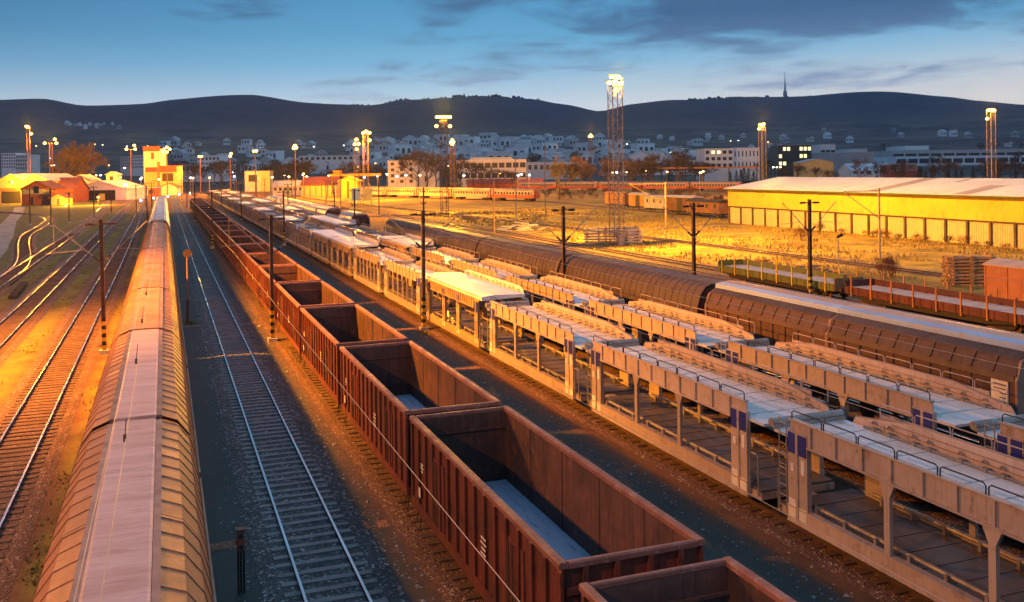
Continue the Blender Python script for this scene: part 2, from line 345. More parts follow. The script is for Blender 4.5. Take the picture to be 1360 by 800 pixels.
def ballast_mat(name, a, b_, c):
    m = bpy.data.materials.new(name); m.use_nodes = True; t = NT(m.node_tree)
    bs = t.n['Principled BSDF']; co = t.new('ShaderNodeTexCoord').outputs['Object']
    v = t.new('ShaderNodeTexVoronoi'); t.put(v.inputs['Vector'], co); v.inputs['Scale'].default_value = 14
    sx = t.new('ShaderNodeSeparateColor'); t.l.new(v.outputs['Color'], sx.inputs[0])
    col = t.mix(sx.outputs[0], a + (1,), b_ + (1,))
    col = t.mix(t.rng(sx.outputs[1], 0.86, 0.95), col, c + (1,))
    col = t.mix(t.rng(t.noise(co, 0.5, 5, 0.6), 0.4, 0.7, 0, 0.6), col, tuple(k * 0.55 for k in a) + (1,))
    t.put(bs.inputs['Base Color'], col); bs.inputs['Roughness'].default_value = 0.9
    bp = t.new('ShaderNodeBump'); bp.inputs['Strength'].default_value = 0.9; bp.inputs['Distance'].default_value = 0.06
    t.put(bp.inputs['Height'], v.outputs['Distance']); t.l.new(bp.outputs[0], bs.inputs['Normal']); return m
M['asphalt'] = asphalt_mat()
M['ballast'] = ballast_mat('dark ballast', (0.060, 0.074, 0.070), (0.15, 0.165, 0.158), (0.50, 0.53, 0.52))
M['ballast_r'] = ballast_mat('rust brown ballast', (0.15, 0.075, 0.042), (0.20, 0.11, 0.065), (0.42, 0.32, 0.24))
M['trench'] = ballast_mat('orange brown gravel', (0.26, 0.13, 0.07), (0.34, 0.18, 0.10), (0.45, 0.3, 0.2))
def ground_mat():
    m = bpy.data.materials.new('yard ground and fields'); m.use_nodes = True; t = NT(m.node_tree)
    bs = t.n['Principled BSDF']; bs.inputs['Roughness'].default_value = 0.95; bs.inputs['Specular IOR Level'].default_value = 0.1
    co = t.new('ShaderNodeTexCoord').outputs['Object']
    sx = t.new('ShaderNodeSeparateXYZ'); t.put(sx.inputs[0], co); x, y, z = sx.outputs
    n1 = t.noise(co, 0.09, 5, 0.6); n2 = t.noise(co, 0.55, 6, 0.65); n3 = t.noise(co, 6.0, 5, 0.7)
    grav = t.mix(t.rng(n2, 0.35, 0.7), (0.17, 0.085, 0.045, 1), (0.22, 0.12, 0.065, 1))
    grav = t.mix(t.rng(n3, 0.5, 0.75, 0, 0.8), grav, (0.10, 0.075, 0.06, 1))
    grav = t.mix(t.rng(t.noise(co, 0.22, 6, 0.7), 0.5, 0.66, 0, 0.75), grav, (0.075, 0.055, 0.042, 1))  # dark patches painted in as patchy shadow on the gravel
    # moss and weeds running along the strips between the left tracks
    wob = t.math('ADD', x, t.math('MULTIPLY', t.math('SUBTRACT', n1, 0.5), 1.2))
    strips = None
    for cx, w in ((-8.2, 1.15), (-3.1, 0.75), (-13.2, 1.0), (51.9, 1.5)):
        d = t.rng(t.math('ABSOLUTE', t.math('SUBTRACT', wob, cx)), w, w * 0.35)
        strips = d if strips is None else t.math('MAXIMUM', strips, d)
    mossm = t.math('MULTIPLY', strips, t.rng(t.math('ADD', n2, t.math('MULTIPLY', n1, 0.6)), 0.62, 0.85))
    mossc = t.mix(t.rng(n3, 0.35, 0.65), (0.30, 0.23, 0.05, 1), (0.17, 0.15, 0.045, 1))
    col = t.mix(mossm, grav, mossc)
    # rough grass to the left beyond the tracks
    lg = t.mix(t.rng(n2, 0.35, 0.65), (0.10, 0.105, 0.04, 1), (0.20, 0.155, 0.07, 1))
    col = t.mix(t.math('MULTIPLY', t.rng(wob, -16.6, -18.0), t.rng(y, 95, 125)), col, lg)
    # dry winter field on the right, lamplight gold and dark between pools painted in
    fld = t.mix(t.rng(n2, 0.35, 0.68), (0.42, 0.31, 0.07, 1), (0.26, 0.17, 0.05, 1))
    fld = t.mix(t.rng(n1, 0.45, 0.62, 0, 0.85), fld, (0.15, 0.105, 0.045, 1))
    fld = t.mix(t.rng(t.noise(co, 0.21, 6, 0.7), 0.52, 0.66, 0, 0.7), fld, (0.11, 0.10, 0.04, 1))
    fld = t.mix(t.rng(n3, 0.5, 0.75, 0, 0.6), fld, (0.12, 0.085, 0.045, 1))
    col = t.mix(t.rng(wob, 55.5, 58.0), col, fld)
    # lower slopes: fields and vineyards, then bare winter woods, the air's blue put into their colour
    far = t.noise(co, 0.007, 8, 0.7)
    slope = t.mix(t.rng(far, 0.42, 0.6), (0.035, 0.040, 0.048, 1), (0.125, 0.112, 0.092, 1))
    wood = t.mix(t.rng(t.noise(co, 0.014, 9, 0.75), 0.38, 0.62), (0.010, 0.020, 0.036, 1), (0.040, 0.050, 0.068, 1))
    hz = t.math('ADD', z, t.math('MULTIPLY', t.math('SUBTRACT', far, 0.5), 180))
    hill = t.mix(t.rng(hz, 125, 165), slope, wood)
    rad = t.new('ShaderNodeVectorMath', operation='LENGTH'); t.put(rad.inputs[0], co)
    col = t.mix(t.rng(rad.outputs['Value'], 560, 760), col, hill)
    t.put(bs.inputs['Base Color'], col)
    b = t.new('ShaderNodeBump'); b.inputs['Strength'].default_value = 0.6; b.inputs['Distance'].default_value = 0.08
    t.put(b.inputs['Height'], n3); t.l.new(b.outputs[0], bs.inputs['Normal']); return m
M['ground'] = ground_mat()

# ------------------------------------------------------------------ ground, hills, yard surface
RIDGE = [(-900, 150), (-500, 140), (-200, 146), (0, 140), (60, 138), (110, 146), (190, 143), (230, 139), (340, 135), (400, 142), (470, 146), (490, 148), (540, 140),
         (640, 133), (700, 137), (750, 147), (797, 157), (840, 147), (900, 140), (985, 133), (1050, 134), (1180, 133), (1260, 135), (1300, 140), (1360, 145),
         (1600, 150), (2000, 140), (2600, 150)]
def ridge_y(px):
    if px <= RIDGE[0][0]: return RIDGE[0][1]
    for (a, b), (c, d) in zip(RIDGE, RIDGE[1:]):
        if px <= c:
            t = (px - a) / (c - a); t = t * t * (3 - 2 * t) * 0.5 + t * 0.5; return b + (d - b) * t
    return RIDGE[-1][1]
def sm(a, b, v):
    t = min(1, max(0, (v - a) / (b - a))); return t * t * (3 - 2 * t)
def terrain(x, y):
    d = math.hypot(x, y)
    if d < 560: return 0.0
    phi = math.atan2(x, y) - YAW
    while phi > math.pi: phi -= 2 * math.pi
    if abs(phi) < 1.1:
        px = PX + F * math.tan(phi); cs = math.cos(phi)
        e = (PY - ROLL * (px - PX) - ridge_y(px)) / F * cs
    else:
        e = 0.05
    zr = CH + e * 4300
    t1 = sm(560, 1500, d) * 14 + max(0, d - 1300) * 0.062 * sm(1200, 1900, d)
    base = min(t1, zr)
    k = sm(2250, 4300, d)
    nz = noise.noise(Vector((x / 520, y / 520, 3.1))) * 40 * math.sin(math.pi * min(1, max(0, (d - 2300) / 2000)))
    z = base * (1 - k) + zr * k + nz
    if d > 4300: z = zr - (d - 4300) * 0.12
    return z
def build_ground():
    mb = MB(); rings = [0, 60, 150, 300, 450, 560, 640, 760, 900, 1050, 1200, 1350, 1500, 1650, 1800, 1950, 2100, 2250, 2400, 2550, 2700, 2850, 3000, 3150, 3300, 3450, 3600, 3750, 3900, 4050, 4180, 4300, 4500, 5200]
    az = [-180 + 6 * i for i in range(20)] + [-60 + i * 0.5 for i in range(0, 300)] + [90 + 6 * i for i in range(15)]
    n = len(az); mb.v.append((0, 0, 0))
    for d in rings[1:]:
        for a in az:
            x, y = d * math.sin(R(a)), d * math.cos(R(a)); mb.v.append((x, y, terrain(x, y)))
    for j in range(n): mb.f.append((0, 1 + j, 1 + (j + 1) % n)); mb.m.append(0)
    for i in range(len(rings) - 2):
        for j in range(n):
            a = 1 + i * n; mb.f.append((a + j, a + n + j, a + n + (j + 1) % n, a + (j + 1) % n)); mb.m.append(0)
    o = mb.build('ground', M['ground'], smooth=True); tag(o, kind='structure')
build_ground()
def sheet(name, x0, x1, y0, y1, z, m, wob=0.0, seg=2.0, seed=0):
    mb = MB(); r = random.Random(seed); n = max(1, int((y1 - y0) / seg)); L = []
    for i in range(n + 1):
        y = y0 + (y1 - y0) * i / n
        L.append(((x0 + r.uniform(-wob, wob), y, z), (x1 + r.uniform(-wob, wob), y, z)))
    for (a, b), (c, d) in zip(L, L[1:]): mb.quad(a, b, d, c)
    return tag(mb.build(name, m), kind='structure')
sheet('asphalt_pavement', 0.75, 16.0, -30, 292, 0.006, M['asphalt'], 0.18, 2.5, 3)
for i, (yy, x0, x1) in enumerate(((28.7, 1.0, 2.15), (28.7, 5.25, 5.75), (28.6, 6.0, 6.35), (70.6, 0.9, 2.5), (70.3, 5.3, 6.8), (49, 12.2, 16.1), (63, 13.0, 16.1), (77, 12.4, 16.1), (91.6, 12.0, 16.1), (109, 12, 16.1), (204, 0.9, 7), (212, 0.9, 7))):
    mb = MB(); r = random.Random(i); k = 9; up_, dn = [], []
    for j in range(k + 1):
        x = x0 + (x1 - x0) * j / k; dn.append((x, yy - 0.32 + r.uniform(-.1, .1), 0.016)); up_.append((x, yy + 0.32 + r.uniform(-.1, .1), 0.016))
    for j in range(k): mb.quad(dn[j], dn[j + 1], up_[j + 1], up_[j])
    tag(mb.build('gravel_crossing', M['trench']), kind='structure')
p0, p1 = at(0, 298, Z=0.01), at(35, 284, Z=0.01)
mbp = MB(); path = [(-20.5, 128), (-23.5, 160), (-27.5, 196), (-33, 240), (-39, 300), (-46, 360)]
for (a, b), (c, d) in zip(path, path[1:]): mbp.quad((a - 1.6, b, .012), (a + 1.2, b, .012), (c + 1.4, d, .012), (c - 1.8, d, .012))
tag(mbp.build('path', mat('pale dirt path', (0.34, 0.31, 0.28), (0.24, 0.21, 0.18), None, 0.5, 0.9)), kind='structure')

# ------------------------------------------------------------------ railway tracks
def smooth_path(pts, step):
    out = []
    P = [Vector((a, b, 0)) for a, b in pts]; P = [2 * P[0] - P[1]] + P + [2 * P[-1] - P[-2]]
    for i in range(1, len(P) - 2):
        a, b, c, d = P[i - 1:i + 3]; n = max(1, int((c - b).length / step))
        for j in range(n):
            t = j / n
            out.append(0.5 * (2 * b + (c - a) * t + (2 * a - 5 * b + 4 * c - d) * t * t + (3 * b - a - 3 * c + d) * t ** 3))
    out.append(P[-2]); return out
def track(pts, bal='ballast_r', sl='sleeper_rust', sl_to=190, bed=2.9, bed_m=None, step=6.0, spacing=0.62):
    root = bpy.data.objects.new('railway_track', None); C.objects.link(root); tag(root, kind='structure')
    P = smooth_path(pts, step) if len(pts) > 2 else [Vector((pts[0][0], pts[0][1], 0)) + (Vector((pts[1][0], pts[1][1], 0)) - Vector((pts[0][0], pts[0][1], 0))) * (i / 30) for i in range(31)]
    nrm = []
    for i in range(len(P)):
        d = (P[min(i + 1, len(P) - 1)] - P[max(0, i - 1)]).normalized(); nrm.append(Vector((d.y, -d.x, 0)))
    mb = MB()
    prof = [(-bed / 2 - .25, .008), (-bed / 2, .05), (bed / 2, .05), (bed / 2 + .25, .008)]
    rows = [[p + n * a + Vector((0, 0, z)) for a, z in prof] for p, n in zip(P, nrm)]
    for a, b in zip(rows, rows[1:]):
        for j in range(3): mb.quad(a[j], a[j + 1], b[j + 1], b[j])
    mb.build('ballast_bed', M[bal], root)
    for sgn in (-1, 1):
        mb = MB(); rp = [(-.035, .06), (-.035, .18), (.035, .18), (.035, .06)]
        rows = [[p + n * (sgn * .7535 + a) + Vector((0, 0, z)) for a, z in rp] for p, n in zip(P, nrm)]
        for a, b in zip(rows, rows[1:]):
            for j in range(3):
                mb.mat(1 if j == 1 else 0).quad(a[j], a[j + 1], b[j + 1], b[j])
        mb.build('rail', [M['railside'], M['railtop']], root)
    mb = MB(); acc = 0.0; r = random.Random(int(pts[0][0] * 10))
    for a, b, n in zip(P, P[1:], nrm):
        L = (b - a).length; d = (b - a) / L
        while acc < L:
            c = a + d * acc
            if math.hypot(c.x, c.y) < sl_to and c.y > 8:
                t = r.uniform(-.03, .03); h = .085 + r.uniform(-.012, .008)
                q = [c + n * (sx_ * 1.2) + d * (sy_ * .115 + t * sx_) for sx_, sy_ in ((-1, -1), (1, -1), (1, 1), (-1, 1))]
                mb.add([v + Vector((0, 0, .03)) for v in q] + [v + Vector((0, 0, h)) for v in q], [(4, 5, 6, 7), (0, 1, 5, 4), (1, 2, 6, 5), (2, 3, 7, 6), (3, 0, 4, 7)])
            acc += spacing
        acc -= L
    if mb.f: mb.build('sleepers', M[sl], root)
    return root
Y0, YF = -25, 560
track([(3.95, Y0), (3.95, YF)], 'ballast', 'sleeper', 170)
track([(-0.8, Y0), (-0.8, 430)], sl_to=60); track([(8.2, Y0), (8.2, YF)], 'ballast_r', sl_to=60)
track([(18.3, Y0), (18.3, YF)], sl_to=120); track([(23.4, Y0), (23.4, YF)], sl_to=0); track([(28.4, Y0), (28.4, 480)], sl_to=0)
track([(-5.6, Y0), (-5.6, 90), (-5.75, 160), (-6.2, 260), (-7.4, 400), (-8, 520)], sl_to=170)
track([(-10.55, Y0), (-10.55, 130), (-10.8, 220), (-11.6, 330), (-14, 480)], sl_to=180)
track([(-15.6, 60), (-15.6, 130), (-15.8, 200), (-17.5, 300), (-22, 450)], sl_to=190)
track([(-15.6, 104), (-16.0, 125), (-17.8, 142), (-21, 167), (-23.3, 190), (-24, 215), (-25.5, 245), (-30, 272), (-40, 300), (-58, 330)], sl_to=215)
track([(50.2, Y0), (50.2, 170), (48, 260), (40, 420)], sl_to=170)
track([(54.2, 20), (54.0, 120), (53, 180), (50, 260), (42, 420)], sl_to=190)
track([(70.6, 20), (70.0, 100), (68.3, 150), (64, 230), (52, 380)], sl_to=190, bed=2.4)
track([(112, 120), (110, 200), (114, 285), (92, 345), (70, 420)], sl_to=0)

# stone chips, litter along the tracks (uncountable)
def chips():
    mb = MB(); r = random.Random(5)
    def chip(x, y, s, z=0.01):
        a = r.uniform(0, 6.28); h = s * r.uniform(.3, .8)
        vs = [(x + s * math.cos(a + k * 2.1) * r.uniform(.6, 1.1), y + s * math.sin(a + k * 2.1) * r.uniform(.6, 1.1), z) for k in range(3)] + [(x + r.uniform(-.3, .3) * s, y, z + h)]
        mb.add(vs, [(0, 1, 3), (1, 2, 3), (2, 0, 3)])
    for _ in range(7500):
        y = 14 + (r.random() ** 1.8) * 90
        band = r.choice(((2.2, .35), (2.5, .25), (5.4, .3), (5.6, .5), (10.2, .35), (10.5, .55), (11.2, .7), (11.6, .9), (15.5, .5), (6.3, .4)))
        chip(r.gauss(*band), y, r.uniform(.02, .055) if r.random() < .9 else r.uniform(.055, .11))
    for _ in range(1400):
        y = 16 + (r.random() ** 1.6) * 70; chip(3.95 + r.uniform(-.65, .65), y, r.uniform(.02, .05), .05)
    for _ in range(900):
        y = 30 + (r.random() ** 1.6) * 80; chip(r.choice((-5.6, -10.5, -4.2, -7.4, -8.8)) + r.gauss(0, .6), y, r.uniform(.02, .055), .03)
    tag(mb.build('gravel', M['stone']), 'pale stone chips and litter strewn along the tracks', 'gravel', kind='stuff')
chips()
def tufts():
    mb = MB(); r = random.Random(8)
    def tuft(x, y, h, n, w):
        for _ in range(n):
            a = r.uniform(0, 6.28); l = r.uniform(.2, .8) * h; bx, by = x + r.gauss(0, w), y + r.gauss(0, w); ww = .03 + .0005 * y
            mb.add([(bx - ww * math.cos(a), by - ww * math.sin(a), 0), (bx + ww * math.cos(a), by + ww * math.sin(a), 0), (bx - l * math.sin(a) * .5, by + l * math.cos(a) * .5, r.uniform(.6, 1) * h)], [(0, 1, 2)])
    for _ in range(5200):
        x = r.uniform(56.5, 104); y = 45 + r.random() * 190
        if abs(x - (70 - max(0, y - 100) * .03)) < 1.8 or (x > 100 and y < 158): continue
        if noise.noise(Vector((x / 9, y / 14, 0))) < -0.15: continue
        tuft(x, y, r.uniform(.2, .6), 5, .5)
    tag(mb.build('dry_grass', M['straw']), 'tufts of dry yellow grass all over the field before the warehouse', 'grass', kind='stuff')
    mb2 = MB(); mb, keep = mb2, mb
    def tuft2(x, y, h):
        for _ in range(5):
            a = r.uniform(0, 6.28); l = r.uniform(.3, .9) * h; bx, by = x + r.gauss(0, .12), y + r.gauss(0, .2); ww = .035
            mb2.add([(bx - ww * math.cos(a), by - ww * math.sin(a), 0), (bx + ww * math.cos(a), by + ww * math.sin(a), 0), (bx - l * math.sin(a), by + l * math.cos(a), r.uniform(.4, 1) * h)], [(0, 1, 2)])
    for _ in range(3000):
        cx = r.choice((-8.2, -8.2, -3.1, -13.1)); y = 28 + (r.random() ** 1.4) * 120; x = cx + r.gauss(0, .45)
        if noise.noise(Vector((x / 2, y / 7, 5))) < 0.05: continue
        tuft2(x, y, r.uniform(.06, .16))
    for c in ((16.4, 61.3), (7.0, 141), (1.5, 72)):
        for _ in range(30): tuft2(c[0] + r.gauss(0, .3), c[1] + r.gauss(0, .5), .14)
    tag(mb2.build('moss', M['weed']), 'yellow green moss and weeds between the left tracks', 'weeds', kind='stuff')
tufts()

# ------------------------------------------------------------------ wagons: shared running gear
ORD = ['nearest', 'second', 'third', 'fourth', 'fifth', 'sixth', 'seventh', 'eighth', 'ninth', 'tenth', 'eleventh', 'twelfth', 'thirteenth', 'fourteenth', 'fifteenth',
       'sixteenth', 'seventeenth', 'eighteenth', 'nineteenth', 'twentieth', 'twenty first', 'twenty second', 'twenty third', 'twenty fourth', 'twenty fifth', 'twenty sixth',
       'twenty seventh', 'twenty eighth', 'twenty ninth', 'thirtieth', 'thirty first', 'thirty second', 'thirty third', 'thirty fourth', 'thirty fifth', 'thirty sixth']
def place(i): return ORD[i] if i < len(ORD) else 'far'
def gear(root, ys, r=0.43, gauge=.75):
    for y in ys:
        mb = MB()
        for s in (-1, 1):
            mb.tube([(s * (gauge - .06), y, .18 + r), (s * (gauge + .07), y, .18 + r)], r, 14)
        mb.tube([(-gauge, y, .18 + r), (gauge, y, .18 + r)], .07, 6)
        mb.build('wheelset', M['iron'], root)
def bogie(root, y):
    mb = MB()
    for s in (-1, 1):
        mb.extrude([(y - 1.2, .75), (y - .95, .5), (y - .4, .42), (y + .4, .42), (y + .95, .5), (y + 1.2, .75), (y + .5, .86), (y - .5, .86)], s * .92, s * 1.04, 'x')
    mb.box(-.9, .9, y - .2, y + .2, .55, .8)
    mb.build('bogie_frame', M['black'], root)
    gear(root, (y - .9, y + .9))
def buffers(root, L, z=1.06):
    for e in (-1, 1):
        for s in (-1, 1):
            mb = MB(); y0 = e * (L / 2 - .02)
            mb.tube([(s * .87, y0, z), (s * .87, y0 + e * .3, z)], .09, 8); mb.tube([(s * .87, y0 + e * .28, z), (s * .87, y0 + e * .33, z)], .2, 12)
            mb.build('buffer', M['iron'], root)
        mb = MB(); y0 = e * (L / 2)
        mb.tube([(0, y0 - e * .05, z), (.02, y0 + e * .2, z - .05), (0, y0 + e * .34, z - .1)], .05, 6)
        mb.build('coupling_hook', M['iron'], root)

# ---- open gondola wagons
def make_gondola():
    L, hw, zt, zf = 11.1, 1.49, 3.7, 1.5
    t = thing('gondola_wagon', '', 'wagon')
    y = L / 2
    for s in (-1, 1):
        mb = MB(); a, b = sorted((s * (hw - .09), s * (hw - .05)))
        mb.mat(0).box(a, b, -y + .05, y - .05, zf - .1, zt - .1)
        mb.box(*sorted((s * (hw - .12), s * hw)), -y, y, zf - .36, zf - .1)
        n = 15
        for k in range(n + 1):
            yy = -y + .06 + (L - .12) * k / n; w = .075 if k not in (0, n) else .06
            mb.extrude([(s * (hw - .05), zf - .1), (s * (hw + .015), zf - .08), (s * (hw + .015), zt - .2), (s * (hw - .05), zt - .1)], yy - w, yy + w)
        o = mb.build('side_wall', M['rust'], t)
        # inside lining with plate joints
        mi = MB(); mi.box(*sorted((s * (hw - .092), s * (hw - .097))), -y + .1, y - .1, zf + .002, zt - .12)
        for k in range(1, 5):
            yy = -y + L * k / 5; mi.box(*sorted((s * (hw - .097), s * (hw - .115))), yy - .02, yy + .02, zf + .002, zt - .14)
        mi.build('lining', M['rust_in'], o)
        # two double-leaf doors per side with bars
        for dy in (-2.9, 2.9):
            md = MB(); xo = sorted((s * (hw - .048), s * (hw - .02)))
            md.box(*xo, dy - .66, dy - .01, zf - .08, zt - .55); md.box(*xo, dy + .01, dy + .66, zf - .08, zt - .55)
            d = md.build('door', M['rust'], t)
            mh = MB()
            for q in (-.12, .12): mh.tube([(s * (hw + .03), dy + q, zf - .05), (s * (hw + .03), dy + q, zt - .6)], .022, 6)
            mh.tube([(s * (hw + .03), dy - .55, zf + .5), (s * (hw + .05), dy + .1, zf + .62)], .02, 5)
            mh.build('latch_bar', M['iron'], d)
        mp = MB()
        for (py, pz, w, h) in ((-1.1, 2.5, .34, .05), (-1.1, 2.38, .4, .05), (-1.1, 2.26, .3, .05), (-1.08, 2.14, .36, .05), (4.6, 1.62, .2, .28), (4.3, 2.6, .22, .05), (4.3, 2.5, .28, .05), (4.3, 2.4, .18, .05)):
            mp.box(*sorted((s * (hw + .0165), s * (hw + .0195))), py - w / 2, py + w / 2, pz, pz + h)
        mp.build('white_marking', M['white'], t)
        rail = MB(); rail.extrude([(s * (hw - .14), zt - .12), (s * (hw + .05), zt - .12), (s * (hw + .05), zt - .03), (s * (hw + .02), zt), (s * (hw - .11), zt), (s * (hw - .14), zt - .03)], -y - .02, y + .02)
        rail.build('top_rail', M['rust_rim'], t)
    for e in (-1, 1):
        mb = MB()
        mb.box(-hw + .1, hw - .1, *sorted((e * (y - .1), e * (y - .06))), zf - .3, zt - .1)
        for z0, z1 in ((zt - .62, zt - .5), (zf + .6, zf + .72)):
            mb.box(-hw + .12, hw - .12, *sorted((e * (y - .06), e * (y + .02))), z0, z1)
        for x in (-1.0, -.35, .35, 1.0): mb.box(x - .05, x + .05, *sorted((e * (y - .06), e * (y + .03))), zf - .3, zt - .12)
        w = mb.build('end_wall', M['rust'], t)
        mi = MB(); mi.box(-hw + .1, hw - .1, *sorted((e * (y - .105), e * (y - .102))), zf + .002, zt - .12)
        mi.box(-hw + .1, hw - .1, *sorted((e * (y - .105), e * (y - .16))), zt - .62, zt - .56); mi.build('lining', M['rust_in'], w)
        rail = MB(); rail.extrude([(e * (y - .1), zt - .125), (e * (y + .03), zt - .125), (e * (y + .03), zt - .035), (e * y, zt - .006), (e * (y - .08), zt - .006), (e * (y - .1), zt - .03)], -hw + .145, hw - .145, 'x')
        rail.build('end_top_rail', M['rust_rim'], t)
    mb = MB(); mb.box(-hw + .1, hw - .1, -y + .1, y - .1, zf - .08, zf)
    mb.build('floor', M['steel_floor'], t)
    mb = MB(); mb.box(-.35, .35, -y + .3, y - .3, .85, zf - .1); mb.box(-1.25, 1.25, -y + .02, -y + .2, .9, zf - .32); mb.box(-1.25, 1.25, y - .2, y - .02, .9, zf - .32)
    mb.build('underframe', M['black'], t)
    for e in (-1, 1): bogie(t, e * 3.6)
    buffers(t, L)
    for e in (-1, 1):
        for s in (-1, 1):
            mb = MB(); mb.tube([(s * 1.35, e * (y - .25), 1.15), (s * 1.42, e * (y - .25), .62), (s * 1.42, e * (y - .6), .62), (s * 1.35, e * (y - .6), 1.15)], .02, 5); mb.build('step', M['iron'], t)
    return t
gon = make_gondola(); GP = 11.86
for i in range(23):
    y = 9.35 + GP * i
    lab = 'open rust red gondola wagon with empty steel floor, %s from the camera' % place(i) if i else 'rust red gondola wagon cut off by the bottom edge of the picture'
    g = gon if i == 0 else dup(gon)
    g.location = (8.19, y + (.15 if i == 1 else 0), 0); g.rotation_euler = (0, 0, 0); tag(g, lab, 'wagon', 'open gondola wagons in a row')

# ---- rounded covered wagons (left train)
def covered(name, label, group, panel, strip, frame, L=15.1, halves=2, top=4.3, ribs=True, rib_gap=.78):
    t = thing(name, label, 'wagon', group=group); y = L / 2
    pr = [(.66, top - .06), (1.06, top - .22), (1.36, top - .62), (1.53, top - 1.2), (1.6, top - 1.75)]
    mb = MB(); mb.extrude([(-1.5, 1.1), (1.5, 1.1), (1.57, top - 1.75), (1.5, top - 1.2), (1.32, top - .66), (1.02, top - .27), (.6, top - .12), (-.6, top - .12), (-1.02, top - .27), (-1.32, top - .66), (-1.5, top - 1.2), (-1.57, top - 1.75)], -y + .06, y - .06)
    mb.build('body', M[panel], t)
    for h in range(halves):
        a, b = -y + L * h / halves + .08, -y + L * (h + 1) / halves - .08
        for s in (-1, 1):
            mb = MB(); mb.sheet([(s * x, z) for x, z in pr], a, b)
            n = max(2, round((b - a) / rib_gap))
            if ribs:
                for k in range(n + 1):
                    yy = a + (b - a) * k / n; w = .022 if 0 < k < n else .06
                    top_p = [(s * x * 1.010, z + .018) for x, z in pr]
                    mb.sheet(top_p, yy - w, yy + w)
                    for q in (-w, w):
                        for (c, d), (e_, f_) in zip(zip(pr, top_p), zip(pr[1:], top_p[1:])):
                            mb.quad((s * c[0], yy + q, c[1]), (s * e_[0], yy + q, e_[1]), (f_[0], yy + q, f_[1]), (d[0], yy + q, d[1]))
            mb.build('roof_panel', M[panel], t)
        # seam hardware
    for s in (-1, 1):
        mb = MB(); mb.box(*sorted((s * .53, s * .67)), -y + .05, y - .05, top - .13, top - .03); mb.build('roof_runner', M[frame], t)
    mb = MB(); mb.extrude([(-.525, top - .1), (.525, top - .1), (.525, top - .02), (.47, top), (-.47, top), (-.525, top - .02)], -y, y)
    mb.build('roof_walkway', M[strip], t)
    for s in (-1, 1):
        mb = MB(); mb.box(*sorted((s * 1.56, s * 1.66)), -y + .05, y - .05, top - 1.85, top - 1.74)
        mb.build('eave_rail', M[frame], t)
        mb = MB()
        for k in range(8):
            yy = -y + .4 + (L - .8) * k / 7; mb.box(*sorted((s * 1.5, s * 1.58)), yy - .06, yy + .06, 1.1, top - 1.86)
        mb.box(*sorted((s * 1.4, s * 1.6)), -y + .05, y - .05, .9, 1.1); mb.build('side_frame', M[frame], t)
    for e in (-1, 1):
        mb = MB(); q = [(-1.42, .95), (1.42, .95), (1.5, top - 1.75), (1.44, top - 1.2), (1.26, top - .68), (.97, top - .3), (-.97, top - .3), (-1.26, top - .68), (-1.44, top - 1.2), (-1.5, top - 1.75)]
        mb.extrude(q, *sorted((e * (y - .06), e * (y + .0)))); mb.build('end_wall', M['darkred'], t)
    mb = MB(); mb.box(-.4, .4, -y + .3, y - .3, .7, 1.08); mb.build('underframe', M['black'], t)
    for e in (-1, 1): bogie(t, e * (y - 2.3))
    buffers(t, L)
    return t
cw = covered('covered_wagon', '', 'covered wagons of the left train', 'copper', 'copper_top', 'copper_frame')
cw['label'] = 'tan round shouldered covered wagon filling the lower left foreground'
cw.location = (-.8, 19.6, 0)
cw2 = covered('covered_wagon', 'tan covered wagon with orange roof strip, third from the camera in left train', 'covered wagons of the left train', 'copper', 'copper', 'copper_frame')
cw2.location = (-.8, 19.6 + 31, 0)
for i in range(8):
    if i in (0, 2): continue
    c = dup(cw if i == 1 else cw2, (-.8, 19.6 + 15.5 * i, 0), label='tan covered wagon with ribbed curved roof, %s from the camera in left train' % place(i))
dup(cw, (-.8, 4.1, 0), label='tan covered wagon behind the bottom edge at the near end of the left train')
ww = covered('covered_wagon', '', 'pale wagons at the far end of the left train', 'white_roof', 'white_roof', 'galv', L=15.1, ribs=False)
for i in range(9):
    lab = 'frosty pale roofed wagon, %s of the pale ones in left train' % ('nearest' if i == 0 else place(i))
    if i == 0: ww.location = (-.8, 19.6 + 15.5 * 8.5, 0); ww['label'] = lab
    else: dup(ww, (-.8, 19.6 + 15.5 * (8.5 + i), 0), label=lab)

